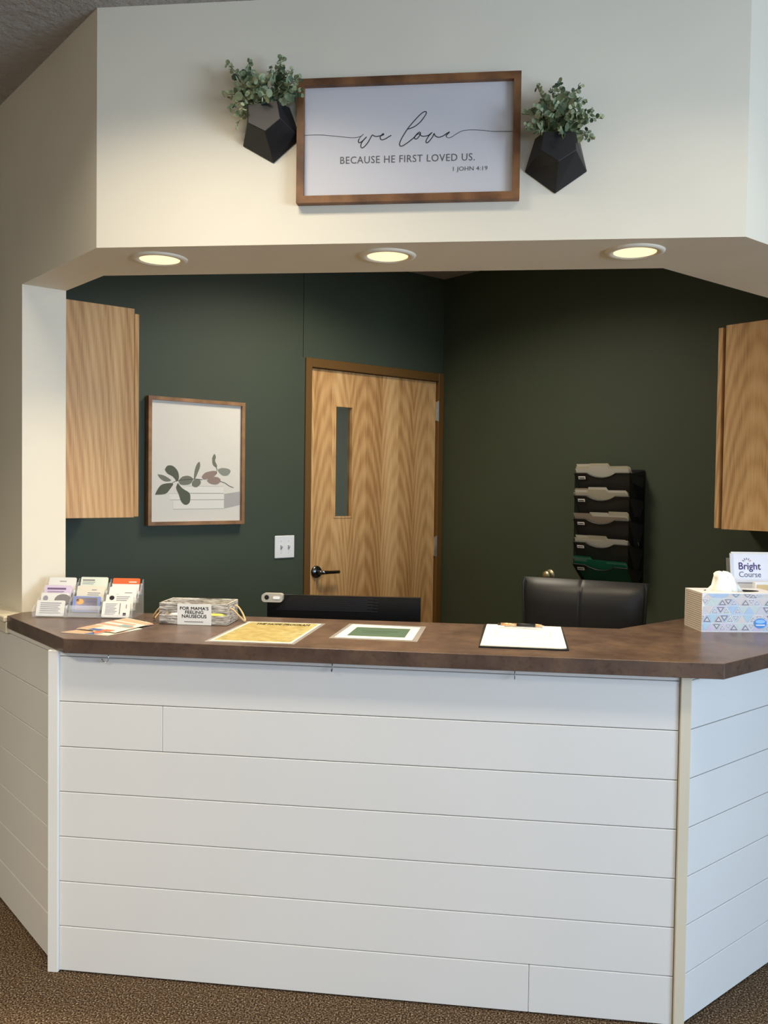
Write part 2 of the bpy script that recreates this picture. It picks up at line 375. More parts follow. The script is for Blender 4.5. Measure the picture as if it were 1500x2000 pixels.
# hallway seen through the door's glass
mb = MB(); wallbox(mb, lambda s, o=0: LWp(s, o-1.3), -1.4, 2.4, 0, 2.5, 0.08); struct(mb.build('wall_hall', paint('hall_paint', srgb(150, 154, 132), 0.6)))
mb = MB(); wallbox(mb, lambda s, o=0: LWp(s, o-0.12), -1.4, 2.4, 2.5, 2.55, 1.3); struct(mb.build('ceiling_hall', M_ceil))

# ------------------------------------------------------------------ knee wall with shiplap
def knee(name, p0, ax, out, L, joints, Lx=0.0, inner=0.055):
    """body set behind planks; out = outward normal"""
    e = sempty(name, (p0.x, p0.y, 0), math.atan2(ax.y, ax.x))
    side = 1 if (Vector((-ax.y, ax.x, 0))).dot(out) > 0 else -1    # sign of local y pointing outward
    yb0, yb1 = sorted((-side*0.014, -side*inner))
    MB().box(Lx, L, yb0, yb1, 0.0, ZT-0.045).build('backing', M_trim, e)
    bw = 0.1407; g = 0.0011
    for k in range(8):
        z0 = 0.004 + k*bw + g; z1 = 0.004 + (k+1)*bw - g if k < 7 else ZT-0.0446
        cuts = [Lx] + joints.get(k, []) + [L]
        for a, b in zip(cuts[:-1], cuts[1:]):
            y0, y1 = sorted((0.0, -side*0.014))
            MB().box(a+(g*.5 if a > Lx else 0), b-(g*.5 if b < L else 0), y0, y1, z0, z1, b=0.0016).build('plank', M_ship, e)
    return e
outc = Vector((cd.y, -cd.x, 0)); outl = Vector((-cwl.y, cwl.x, 0)); outr = Vector((cwr.y, -cwr.x, 0))
knee('wall_counter_front', cL, cd, outc, 1.8491, {1-1: [1.4457], 5: [0.3331]})
knee('wall_counter_left', cL+cwl*0.026, cwl, outl, 4.6, {2: [1.3], 4: [2.0]})
knee('wall_counter_right', cR+cd*0.02+cwr*0.02, cwr, outr, 3.2, {3: [0.9], 6: [1.4]})
# corner trims
def post(name, p, a0, w0, d0, z0, z1):
    struct(MB().box(0, w0, -d0, 0.01, z0, z1, b=0.002).build(name, M_trim, loc=(p.x, p.y, 0), rz=a0))
post('trim_1', cL - cd*0.033, CYAW, 0.034, 0.009, 0.0, ZT-0.045)
q = cR + cd*0.002
struct(MB().box(0, 0.030, -0.009, 0.012, 0.0, ZT-0.045, b=0.002).build('trim_2', M_ledge, loc=(q.x, q.y, 0), rz=CYAW))
# chair rail ledge running off to the left of the counter
tip = tL + cwl*0.5655
el = sempty('trim_3', (tip.x, tip.y, 0), math.atan2(cwl.y, cwl.x))
MB().box(0.0, 2.6, -0.072, 0.012, 1.030, 1.049, b=0.003).build('rail_cap', M_ledge, el)
MB().box(0.0, 2.6, -0.030, 0.004, 0.990, 1.030, b=0.002).build('rail_apron', M_ledge, el)

# ------------------------------------------------------------------ countertop
def T(x, y): p = tL + cd*x + cn*y; return (p.x, p.y)
q1 = Vector((*T(1.919, 0), 0)) + cwr*1.5; q2 = Vector((*T(1.7063, .5604), 0)) + cwr*1.35
k1 = K - wr*0.0; 
top_poly = [T(0, 0), T(1.919, 0), xy(Vector((*T(1.919, 0), 0))+cwr*0.81), xy(K-wr*0.006+nr*0.0), xy(K2-wr*0.006), xy(Vector((*T(1.7063, .5604), 0))+cwr*0.72), T(1.7063, .5604), T(0.0192, .5588), xy(J2-wl*0.004), xy(J-wl*0.004), (tip.x, tip.y)]
ct = MB().prism(top_poly, ZT-0.0438, ZT).build('countertop', M_lam)
tag(ct, 'brown stone-look laminate countertop with angled wings on the white shiplap counter', 'countertop')
bv = ct.modifiers.new('edge', 'BEVEL'); bv.width = 0.0015; bv.segments = 1

# cup hooks under the counter's front edge
for i, (px, lab, full) in enumerate(((-0.1+0.2655, 'white cup hook under the counter edge at its left end', 1), (0.8585, 'thin dark hook under the middle of the counter edge', 0), (1.390, 'thin dark hook under the counter edge below the clipboard', 0))):
    p = cL + cd*px + outc*0.012
    pts = [(0, 0, 1.0085), (0, 0, 0.990)]
    if full: pts += [(-0.002, 0, 0.981), (-0.010, 0, 0.977), (-0.018, 0, 0.981), (-0.022, 0, 0.988)]
    else: pts += [(0, -0.001, 0.984), (0, -0.006, 0.979), (0, -0.012, 0.982), (0, -0.014, 0.988)]
    o = MB().tube(pts, 0.0013, 6).build('cup_hook', M_chrome if full else M_darkmetal, smooth=True, loc=(p.x, p.y, 0), rz=CYAW); tag(o, lab, 'hook')

# ------------------------------------------------------------------ door
dr = sempty('door_1', LWp(1.0, 0, 0), A45)      # local x = 1.0 - s
def sx(s): return 1.0 - s
fr = MB()
fr.box(sx(FX1), sx(DX1), -0.012, 0.10, 0, FZ, b=0.002); fr.box(sx(DX0), sx(FX0)-0.001, -0.012, 0.10, 0, FZ, b=0.002); fr.box(sx(DX1), sx(DX0), -0.012, 0.10, DZ, FZ, b=0.002)
fr.build('door_frame', M_brownframe, dr)
gx0, gx1, gz0, gz1 = sx(0.7852), sx(0.6685), 1.3505, 1.953
dx0, dx1 = sx(DX1)+0.003, sx(DX0)-0.003
lf = MB(); y0, y1 = 0.012, 0.056
lf.box(dx0, gx0, y0, y1, 0.01, DZ-.003); lf.box(gx1, dx1, y0, y1, 0.01, DZ-.003); lf.box(gx0, gx1, y0, y1, 0.01, gz0); lf.box(gx0, gx1, y0, y1, gz1, DZ-.003)
leaf = lf.build('door_leaf', M_door, dr)
st = MB(); 
for a, b, c, d_ in ((gx0-.006, gx0+.003, gz0-.006, gz1+.006), (gx1-.003, gx1+.006, gz0-.006, gz1+.006), (gx0, gx1, gz0-.006, gz0+.003), (gx0, gx1, gz1-.003, gz1+.006)): st.box(a, b, y0-.003, y0+.02, c, d_)
st.build('glazing_bead', M_door, leaf)
MB().box(gx0, gx1, y0+.018, y0+.024, gz0, gz1).build('pane', M_glass, leaf)
hx, hz = sx(0.903), 1.057
hb = MB(); hb.lathe([(0.0, -.014), (.030, -.012), (.034, -.004), (.034, 0)], (hx, y0, hz), 'y', 28); hb.lathe([(0, -.052), (.011, -.052), (.012, -.014), (0, -.012)], (hx, y0, hz), 'y', 16)
h = hb.build('rosette', M_darkmetal, leaf, smooth=True); h['label'] = 'round polished dark metal rose'
hb = MB(); hb.tube([(hx-.004, y0-.05, hz), (hx+.02, y0-.053, hz), (hx+.07, y0-.053, hz-.001), (hx+.118, y0-.048, hz-.002)], [.0115, .0105, .009, .0095], 10)
h = hb.build('lever_handle', M_darkmetal, leaf, smooth=True); h['label'] = 'dark metal lever handle'
for z0, z1 in ((1.910, 2.030), (1.104, 1.228)):
    hb = MB(); xx = sx(0.0375); hb.tube([(xx, y0-.018, z0+.006), (xx, y0-.018, z1-.006)], .0065, 10); 
    hb.tube([(xx, y0-.018, z0), (xx, y0-.018, z0+.005)], .0075, 10); hb.tube([(xx, y0-.018, z1-.005), (xx, y0-.018, z1)], .0075, 10)
    hb.box(xx-.014, xx+.010, y0-.013, y0-.003, z0+.004, z1-.004)
    h = hb.build('hinge', M_chrome, dr); h['label'] = 'silver butt hinge'

# ------------------------------------------------------------------ recessed soffit lamps
for i, (px, py) in enumerate(SOFFIT):
    t = thing('recessed_downlight', ('left', 'middle', 'right')[i] + ' one of the three round recessed lamps in the soffit, ' + ('above the business cards', 'below the framed sign', 'near the angled right wing')[i], 'light', (px, py, ZH), 0, 'round recessed lamps in the soffit')
    MB().lathe([(.062, -.002), (.066, -.006), (.080, -.007), (.086, -.003), (.087, 0.0)], n=40).build('trim_ring', M_wall, t, smooth=True)
    MB().lathe([(0, -.0035), (.062, -.0035), (.062, 0)], n=40).build('lens', M_lens, t)
PANELS = [(a, b, ZC, c, d_) for a, b, q_, c, d_ in PANELS] + [(-0.34, 3.90, ZCR, .6, .6)]
for i, (px, py, pz_, sx_, sy_) in enumerate(PANELS):
    t = thing('ceiling_panel_light', 'flat white ceiling light panel ' + ('in front of the header, to its left', 'in front of the header, to its right', 'over the left part of the waiting area', 'inside the reception behind the header')[i], 'light', (px, py, pz_))
    a, b = sx_/2, sy_/2; f = MB(); f.box(-a, a, -b, -b+.03, -.02, 0); f.box(-a, a, b-.03, b, -.02, 0); f.box(-a, -a+.03, -b+.03, b-.03, -.02, 0); f.box(a-.03, a, -b+.03, b-.03, -.02, 0); f.build('frame', M_trim, t)
    MB().box(-a+.03, a-.03, -b+.03, b-.03, -.006, 0).build('diffuser', M_panel, t)

# ------------------------------------------------------------------ the framed sign on the header
X0, X1, Z0, Z1 = 0.6148, 1.2540, 2.3398, 2.6938
sg = thing('framed_sign', 'wide white sign in a walnut frame reading we love because he first loved us', 'sign', HFp((X0+X1)/2, 0, 0), HYAW)
cx = (X0+X1)/2; a, b = X0-cx, X1-cx; fw = 0.0205
for nm, (p0, p1, p2, p3) in (('frame_rail', ((a, Z1), (b, Z1), (b-fw, Z1-fw), (a+fw, Z1-fw))), ('frame_rail', ((a, Z0), (b, Z0), (b-fw, Z0+fw), (a+fw, Z0+fw))), ('frame_stile', ((a, Z0), (a, Z1), (a+fw, Z1-fw), (a+fw, Z0+fw))), ('frame_stile', ((b, Z0), (b, Z1), (b-fw, Z1-fw), (b-fw, Z0+fw)))):
    o = MB().plate([p0, p1, p2, p3], -0.030, -0.003).build(nm, M_sign, sg)
MB().box(a+.004, b-.004, -0.012, -0.004, Z0+.004, Z1-.004).build('board', M_canvas, sg)
YT_ = -0.0128
WE = [(0.6353, 2.5396), (0.6831, 2.539), (0.7266, 2.5341), (0.767, 2.5291), (0.7835, 2.5285), (0.7953, 2.5306), (0.8013, 2.5328), (0.8071, 2.538), (0.8013, 2.5328), (0.7964, 2.5271), (0.793, 2.5204), (0.7925, 2.5156), (0.7955, 2.5136), (0.8015, 2.5163), (0.8083, 2.5219), (0.8162, 2.5299), (0.8093, 2.5229), (0.8025, 2.5143), (0.7996, 2.5057), (0.8012, 2.4998), (0.8047, 2.4987), (0.8115, 2.5034), (0.8203, 2.5138), (0.8281, 2.5272), (0.8329, 2.5343), (0.8389, 2.5312), (0.8458, 2.53), (0.8557, 2.5317), (0.8626, 2.5329), (0.866, 2.5357), (0.8635, 2.5372), (0.8586, 2.533), (0.8557, 2.5283), (0.8568, 2.5224), (0.8618, 2.5199), (0.8706, 2.5225), (0.8794, 2.5276), (0.8877, 2.5322)]
LOVE = [(0.9357, 2.5481), (0.9547, 2.5548), (0.9721, 2.5687), (0.9836, 2.5842), (0.9878, 2.5927), (0.9834, 2.5964), (0.9718, 2.5896), (0.9544, 2.5721), (0.9371, 2.5524), (0.9255, 2.5354), (0.9155, 2.5183), (0.9119, 2.5053), (0.9172, 2.5001), (0.9318, 2.5077), (0.9522, 2.523), (0.9594, 2.5315), (0.9681, 2.5384), (0.9718, 2.5347), (0.9668, 2.5255), (0.9596, 2.5192), (0.9544, 2.5222), (0.9594, 2.53), (0.9682, 2.5341), (0.9726, 2.5289), (0.9815, 2.5265), (0.9946, 2.529), (1.0047, 2.5366), (0.9961, 2.5275), (0.9882, 2.5147), (0.9891, 2.5075), (0.9963, 2.5116), (1.0064, 2.5243), (1.0106, 2.5335), (1.0136, 2.527), (1.0239, 2.5223), (1.037, 2.5263), (1.0485, 2.5338), (1.0543, 2.5365), (1.05, 2.5316), (1.045, 2.526), (1.0502, 2.5201), (1.0604, 2.522), (1.0748, 2.5309), (1.0906, 2.5383), (1.108, 2.5402), (1.1225, 2.5402), (1.1514, 2.5379), (1.1803, 2.5342), (1.2335, 2.5326)]
def catmull(P, n=4):
    out = []
    for i in range(len(P)-1):
        p0, p1, p2, p3 = (Vector(P[max(0, i-1)]), Vector(P[i]), Vector(P[i+1]), Vector(P[min(len(P)-1, i+2)]))
        for k in range(n):
            t = k/n; out.append(0.5*((2*p1) + (p2-p0)*t + (2*p0-5*p1+4*p2-p3)*t*t + (3*p1-p0-3*p2+p3)*t**3))
    out.append(Vector(P[-1])); return out
def ribbon(mb, P, wd, y, n=4, mi=0):
    Q = catmull(P, n); L = []; 
    for i, p in enumerate(Q):
        d_ = Q[min(i+1, len(Q)-1)] - Q[max(i-1, 0)]
        d_ = d_.normalized() if d_.length > 1e-9 else Vector((1, 0)); nn_ = Vector((-d_.y, d_.x))
        ww = wd[i*len(wd)//len(Q)] if isinstance(wd, list) else wd
        L.append((p+nn_*ww/2, p-nn_*ww/2))
    for (a1, b1), (a2, b2) in zip(L[:-1], L[1:]): mb.poly([(a1.x, y, a1.y), (b1.x, y, b1.y), (b2.x, y, b2.y), (a2.x, y, a2.y)], mi)
rb = MB(); ribbon(rb, [(x-cx, z) for x, z in WE], [.0013]*3 + [.0024]*9, YT_); rb.build('script_lettering', M_ink, sg)['label'] = 'thin line running into the handwritten word we'
rb = MB(); ribbon(rb, [(x-cx, z) for x, z in LOVE], [.0024]*9 + [.0014]*2, YT_)
rb.build('script_lettering', M_ink, sg)['label'] = 'handwritten word love trailing off in a thin line'
text_mesh('lettering', 'BECAUSE HE FIRST LOVED US.', 0.3868, 0.0205, M_inkgrey, sg, ((0.7406+1.1268)/2-cx+.0, YT_, 2.4647), UP, space=1.08)
text_mesh('lettering', '1 JOHN 4:19', 0.0975, 0.0155, M_inkgrey, sg, (1.1147-cx, YT_, 2.4303), UP, space=1.05)

# ------------------------------------------------------------------ wall planters with eucalyptus
def planter(cx_, cz, tilt, label, seed, stems, dropx):
    R_ = random.Random(seed)
    t = thing('wall_planter', label, 'planter', HFp(cx_, 0, cz), HYAW, 'black geometric wall planters beside the sign')
    ca, sa = math.cos(tilt), math.sin(tilt)
    def r2(p): return (p[0]*ca - p[1]*sa, p[0]*sa + p[1]*ca)
    S = .1
    outer = [r2((x*S, z*S)) for x, z in ((0, -.92), (.87, -.30), (.62, .62), (-.62, .62), (-.87, -.30))]
    inner = [r2((x*S, z*S)) for x, z in ((0, -.30), (.47, .00), (.42, .50), (-.42, .50), (-.47, .00))]
    yo, yi_ = -0.002, -0.085
    V = [(x, yo, z) for x, z in outer] + [(x, yi_, z) for x, z in inner] + [(x*.9, yo, z*.9) for x, z in outer[2:4]] + [(x*.86, yi_+.006, z*.96) for x, z in inner[2:4]]
    # front: five facets round a small pentagon, the top one left open as the mouth
    F = [(0, 1, 6, 5), (1, 2, 7, 6), (3, 4, 9, 8), (4, 0, 5, 9), (5, 6, 7, 8, 9), (0, 4, 3, 2, 1)]
    mb = MB().add(V[:10], F); pot = mb.build('pot', M_planter, t)
    bvm = pot.modifiers.new('b', 'BEVEL'); bvm.width = .0012; bvm.segments = 1
    m0 = Vector(((outer[2][0]+outer[3][0])/2, -0.045, (outer[2][1]+outer[3][1])/2 - 0.006))
    MB().add([(outer[3][0]*.97, -.004, outer[3][1]-.010), (outer[2][0]*.97, -.004, outer[2][1]-.010), (inner[2][0]*.97, -.078, inner[2][1]-.004), (inner[3][0]*.97, -.078, inner[3][1]-.004)], [(0, 1, 2, 3)]).build('soil_foam', M_stem, t)
    st_, lv = MB(), MB()
    for (ex, ez, ey) in stems:
        p0 = m0 + Vector((R_.uniform(-.035, .035), R_.uniform(-.02, .015), -.004)); p3 = Vector((ex, -ey, ez))
        mid = (p0+p3)/2 + Vector((0, -0.01, 0.022 + .2*abs(ex)*0.3)); pts = []
        for k in range(11):
            u = k/10; pts.append((1-u)**2*p0 + 2*u*(1-u)*mid + u*u*p3)
        st_.tube(pts, [.0013 - .0007*k/10 for k in range(11)], 5)
        L_ = (p3-p0).length; nn_ = int(L_/0.0075)
        for k in range(2, nn_+1):
            u = k/nn_; i = min(9, int(u*10)); p = pts[i].lerp(pts[i+1], u*10-i) if i < 10 else pts[10]
            dd = (pts[min(10, i+1)] - pts[max(0, i-1)]).normalized()
            for sgn in (1, -1):
                rr = (.0112 if u < .7 else .0066) * R_.uniform(.75, 1.2)
                az = R_.uniform(0, 2*PI); side = dd.cross(Vector((math.cos(az), math.sin(az), .3))).normalized()*sgn
                c = p + side*(rr*1.05); nrm = (side.cross(dd) + Vector((R_.uniform(-.6, .6), -R_.uniform(.1, .9), R_.uniform(-.4, .8)))).normalized()
                e1 = (side - nrm*side.dot(nrm)).normalized(); e2 = nrm.cross(e1)
                ring = [c + e1*(rr*math.cos(q_)) + e2*(rr*.88*math.sin(q_)) for q_ in [2*PI*j/7 for j in range(7)]]
                ring = [Vector((q_.x, min(q_.y, -.003), q_.z)) for q_ in ring]; cc = c + nrm*(-rr*.18); cc.y = min(cc.y, -.003)
                lv.add([cc]+ring, [(0, 1+j, 1+(j+1) % 7) for j in range(7)], R_.choice((0, 0, 1, 2)) if ez > 0 else R_.choice((0, 2)))
    st_.build('stem', M_stem, t); f = lv.build('foliage', [M_leafA, M_leafB, M_leafC], t); f['kind'] = 'stuff'
    return t
planter(0.5325, 2.5560, 0.10, 'black faceted wall planter of eucalyptus left of the sign', 3,
        [(-.115, .172, .06), (-.075, .150, .05), (-.055, .185, .06), (-.03, .12, .09), (.02, .155, .07), (.045, .188, .06), (.03, .17, .04), (.075, .15, .06), (.100, .125, .06), (.055, .10, .09),
         (-.085, .10, .08), (-.125, .085, .06), (-.105, .045, .07), (-.085, .02, .07), (-.045, .06, .11), (0.0, .05, .12), (-.09, -.002, .05), (.09, .09, .08), (-.02, .09, .11), (-.06, .03, .1), (.02, .10, .11), (.102, .088, .05)], 0)
planter(1.3560, 2.4500, -0.02, 'black faceted wall planter of eucalyptus right of the sign', 11,
        [(-.062, .185, .06), (-.05, .15, .05), (-.02, .175, .07), (.0, .2, .05), (.03, .16, .07), (.06, .185, .06), (.07, .15, .05), (.09, .12, .06), (.120, .095, .05), (-.07, .12, .08),
         (-.095, .11, .06), (-.09, .07, .08), (-.075, .05, .09), (-.03, .08, .11), (.03, .09, .11), (.0, .12, .1), (0.005, .028, .12), (.07, .08, .09), (.092, .03, .07), (-.05, .10, .1), (.05, .11, .1), (.082, .055, .05)], 0)

# ------------------------------------------------------------------ picture on the left back wall
pc = thing('framed_picture', 'tall framed art print of a leafy branch lying on stacked books', 'picture', LWp(1.632, 0, 0), A45)
def px_(s): return 1.632 - s
pa, pb, pz0, pz1 = px_(1.8879), px_(1.3765), 1.3257, 1.9260; pw = .017
for nm, pp in (('frame_rail', ((pa, pz1), (pb, pz1), (pb-pw, pz1-pw), (pa+pw, pz1-pw))), ('frame_rail', ((pa, pz0), (pb, pz0), (pb-pw, pz0+pw), (pa+pw, pz0+pw))), ('frame_stile', ((pa, pz0), (pa, pz1), (pa+pw, pz1-pw), (pa+pw, pz0+pw))), ('frame_stile', ((pb, pz0), (pb, pz1), (pb-pw, pz1-pw), (pb-pw, pz0+pw)))):
    MB().plate(list(pp), -0.036, -0.004).build(nm, M_pic, pc)
MB().box(pa+.003, pb-.003, -0.022, -0.006, pz0+.003, pz1-.003).build('art_print', M_print, pc)
A_ = dict(leaf1=[(1.8, 1.5871), (1.7862, 1.6057), (1.7581, 1.6046), (1.7338, 1.581), (1.7275, 1.5514), (1.7375, 1.5327), (1.7578, 1.5547), (1.7859, 1.569)], leaf2=[(1.8354, 1.5644), (1.8097, 1.5612), (1.7858, 1.5505), (1.7677, 1.5361), (1.7976, 1.532), (1.8235, 1.5463)],
 leaf3=[(1.8486, 1.4693), (1.833, 1.4986), (1.8095, 1.519), (1.7576, 1.5232), (1.7735, 1.4954), (1.7973, 1.4732)], leaf4=[(1.7294, 1.5366), (1.7092, 1.5554), (1.6764, 1.5597), (1.6536, 1.545), (1.6679, 1.5223), (1.6967, 1.5164), (1.7212, 1.5199)],
 leaf5=[(1.7334, 1.5254), (1.7088, 1.4996), (1.6759, 1.4811), (1.6675, 1.4623), (1.6714, 1.4323), (1.6919, 1.4212), (1.7145, 1.4362), (1.729, 1.4734), (1.7414, 1.503)], leaf6=[(1.6494, 1.5451), (1.6455, 1.5827), (1.6353, 1.6131), (1.6208, 1.6285), (1.6165, 1.606), (1.6288, 1.5755), (1.6411, 1.549)],
 leaf7=[(1.6597, 1.5262), (1.6473, 1.5414), (1.6181, 1.5418), (1.6138, 1.5229), (1.6346, 1.5057), (1.6554, 1.5112)], leaf8=[(1.6077, 1.557), (1.5889, 1.5763), (1.5421, 1.5867), (1.5248, 1.5775), (1.5419, 1.5581), (1.5759, 1.5461), (1.5971, 1.5439)],
 leaf9=[(1.5801, 1.5385), (1.559, 1.554), (1.5247, 1.5564), (1.5051, 1.5433), (1.5115, 1.5279), (1.533, 1.52), (1.563, 1.5254)], leaf10=[(1.5512, 1.6494), (1.5406, 1.6687), (1.5319, 1.6537), (1.5361, 1.6345), (1.5251, 1.6119), (1.5315, 1.6041), (1.5488, 1.619)],
 leaf11=[(1.5207, 1.5929), (1.4991, 1.601), (1.4641, 1.5979), (1.45, 1.5866), (1.4639, 1.567), (1.4901, 1.5646), (1.5119, 1.5777)], stem1=[(1.7616, 1.525), (1.7335, 1.5365), (1.6515, 1.5451), (1.6034, 1.5427)], stem2=[(1.5315, 1.6079), (1.525, 1.5928), (1.5312, 1.5697)], stem3=[(1.5072, 1.5356), (1.481, 1.5282), (1.459, 1.5149), (1.4325, 1.5055)])
def lin(r, g, b): return srgb(r, g, b)
cols = [mat('print_leaf_dark', lin(88, 92, 74), .6), mat('print_leaf_mid', lin(118, 120, 104), .6), mat('print_leaf_rose', lin(150, 130, 118), .6), mat('print_stem', lin(80, 74, 66), .6), mat('print_line', lin(176, 172, 160), .6), mat('print_shadow', lin(176, 172, 168), .6), mat('print_book', lin(230, 226, 216), .6), mat('print_light', lin(140, 142, 130), .6)]
am = MB(); yy = -.0226
ci = dict(leaf1=0, leaf2=1, leaf3=0, leaf4=1, leaf5=0, leaf6=1, leaf7=1, leaf8=2, leaf9=2, leaf10=1, leaf11=7)
for bk in ([(1.6925, 1.5109), (1.4896, 1.5108), (1.4893, 1.4781), (1.7087, 1.4779)], [(1.7814, 1.4751), (1.485, 1.4761), (1.4847, 1.4472), (1.7732, 1.4455)], [(1.7571, 1.4444), (1.4856, 1.4453), (1.4852, 1.4029), (1.7568, 1.4011)]):
    am.poly([(px_(s), yy, z) for s, z in bk], 6)
    for (e0, e1) in ((bk[0], bk[1]), (bk[3], bk[2])): ribbon(am, [(px_(e0[0]), e0[1]), (px_(e1[0]), e1[1])], .0016, yy-.0002, 2, 4)
am.poly([(px_(s), yy-.0001, z) for s, z in ((1.4849, 1.4742), (1.3967, 1.4862), (1.3961, 1.4198), (1.4843, 1.4029))], 5)
for i, (k, P) in enumerate(A_.items()):
    if k.startswith('stem'): ribbon(am, [(px_(s), z) for s, z in P], .0024, yy-.0010, 4, 3)
    else:
        Q = catmull([(px_(s), z) for s, z in P+[P[0]]], 3)[:-1]; c0 = sum(Q, Vector((0, 0)))/len(Q)
        am.add([(c0.x, yy-.0004-i*.00003, c0.y)]+[(q_.x, yy-.0004-i*.00003, q_.y) for q_ in Q], [(0, 1+j, 1+(j+1) % len(Q)) for j in range(len(Q))], ci[k])
am.build('printed_branch', cols, pc)

# ------------------------------------------------------------------ light switch
sw = thing('light_switch', 'white two-gang toggle light switch plate beside the door', 'switch', LWp(1.1165, 0, 1.2003), A45)
MB().box(-.0605, .0605, -.007, -.0005, -.0585, .0585, b=.003).build('plate', M_white, sw)
for x in (-.023, .023):
    MB().add([(x-.005, -.007, -.011), (x+.005, -.007, -.011), (x+.005, -.007, .011), (x-.005, -.007, .011), (x-.0045, -.018, .001), (x+.0045, -.018, .001), (x+.0045, -.017, .009), (x-.0045, -.017, .009)], [(0, 1, 2, 3), (4, 5, 6, 7), (0, 1, 5, 4), (1, 2, 6, 5), (2, 3, 7, 6), (3, 0, 4, 7)]).build('toggle', M_toggle, sw)
    for z in (-.030, .030): MB().lathe([(0, -.0078), (.0028, -.0076), (.0032, -.0068)], (x, 0, z), 'y', 10).build('screw', M_toggle, sw)

# ------------------------------------------------------------------ wall cabinets
def cabinet(name, label, base, rz, ww, dep, z0, z1, doorside, m, dz):
    """local: end panel in plane y=0 facing -y; x runs across the cabinet's depth, y along its length"""
    t = thing(name, label, 'cabinet', base, rz)
    b = MB(); b.box(0, dep, 0, .018, z0, z1); b.build('end_panel', m, t)
    b = MB(); b.box(0.004, dep-.004, .018, ww, z0+.004, z1-.004); b.build('body', m, t)
    xd = (dep+.003, dep+.022) if doorside > 0 else (-.022, -.003)
    if doorside < 0: xd = (-.036, -.016)
    d_ = MB().box(xd[0], xd[1], .003, ww-.004, z0+.006+dz[0], z1-dz[1], b=.0015).build('door', m, t)
    return t
cab1 = J2 + wl*0.0826
cabinet('wall_cabinet', 'oak wall cabinet end on at the left of the opening', (cab1.x, cab1.y, 0), math.atan2(nl.y, nl.x), 0.48, 0.3047, 1.3860, 2.2160, 1, M_cabL, (-.004, .018))
cab2 = iR + wr*0.913 + nr*0.305
ang2 = math.atan2(-nr.y, -nr.x)
cabinet('wall_cabinet', 'oak wall cabinet end on at the right edge of the picture', (cab2.x, cab2.y, 0), ang2, 0.26, 0.303, 1.3650, 2.1995, -1, M_cabR, (-.004, .006))

# ------------------------------------------------------------------ wall file holder with folders
fh = thing('file_holder', 'black five-pocket wall file holder above the leather chair', 'file holder', RWp(1.252, 0, 0), -A45)
fx0, fx1 = -0.162, 0.162
M_side = mat('smoky_side', (0.004, 0.004, 0.004), 0.4, alpha=0.78)
MB().plate(rrect(fx0, fx1, 1.048, 1.617, .012), -.006, -.001).build('back_panel', M_black, fh)
for x in (fx0, fx1-.004):
    MB().add([(x, -.006, 1.052), (x, -.006, 1.612), (x, -.122, 1.594), (x, -.122, 1.146), (x*.94, -.050, 1.052)], [(0, 1, 2, 3, 4)]).build('side_strip', M_side, fh)
RIM = [1.598, 1.487, 1.373, 1.258, 1.149]
names_ = ['top', 'second', 'third', 'fourth', 'bottom']
for i, zr in enumerate(RIM):
    mt = M_smoke if i < 4 else M_smoke2
    zb = zr - (.135 if i < 4 else .085); yf, yb = -.125, -.058     # rim out front, foot near the wall
    prof = [(fx0, 0), (fx0+.075, 0)] + [(fx0+.075 + .17*k/12, -.022*math.sin(PI*k/12)**.8) for k in range(1, 12)] + [(fx0+.245, 0), (fx1, 0)]
    def yat(dz): return yf + (yb-yf)*(-dz)/(zr-zb)
    n_ = len(prof); V = [(x, yat(dz), zr+dz) for x, dz in prof] + [(x*.93, yb, zb) for x, dz in prof]
    V2 = [(x, y+.003, z) for x, y, z in V]
    MB().add(V, [(k, k+1, n_+k+1, n_+k) for k in range(n_-1)]).add(V2, [(k, k+1, n_+k+1, n_+k) for k in range(n_-1)]).build('pocket_front', mt, fh)
    rim = MB()
    pts = [(x, yat(dz)-.001, zr+dz) for x, dz in prof]; rim.tube(pts, .0035, 6)
    for x in (fx0, fx1): rim.tube([(x, yf, zr), (x*.95, yb, zb)], .003, 6); rim.tube([(x, yf, zr), (x, -.006, zr-.02)], .003, 6)
    rim.build('pocket_rim', M_black, fh)
    for x in (fx0+.002, fx1-.002):
        MB().add([(x, yf, zr), (x*.95, yb, zb), (x*.95, -.008, zb), (x, -.008, zr-.02)], [(0, 1, 2, 3)]).build('pocket_side', M_smoke, fh)
    MB().add([(fx0*.93, yb, zb), (fx1*.93, yb, zb), (fx1*.93, -.008, zb), (fx0*.93, -.008, zb)], [(0, 1, 2, 3)]).build('pocket_floor', M_black, fh)
    lz = zr-.022; ly = yat(-.022)
    MB().add([(fx0+.012, ly-.004, lz+.013), (fx0+.074, ly-.004, lz+.013), (fx0+.074, ly+.004, lz-.011), (fx0+.012, ly+.004, lz-.011)], [(0, 1, 2, 3)]).build('label_clip', M_black, fh)
    MB().add([(fx0+.020, ly-.0065, lz+.0075), (fx0+.062, ly-.0065, lz+.0075), (fx0+.062, ly-.0025, lz-.0065), (fx0+.020, ly-.0025, lz-.0065)], [(0, 1, 2, 3)]).build('pocket_label', M_paper, fh)
    MB().add([(fx0+.024, ly-.0072, lz+.002), (fx0+.058, ly-.0072, lz+.002), (fx0+.058, ly-.0062, lz-.002), (fx0+.024, ly-.0062, lz-.002)], [(0, 1, 2, 3)]).build('label_print', M_ink, fh)
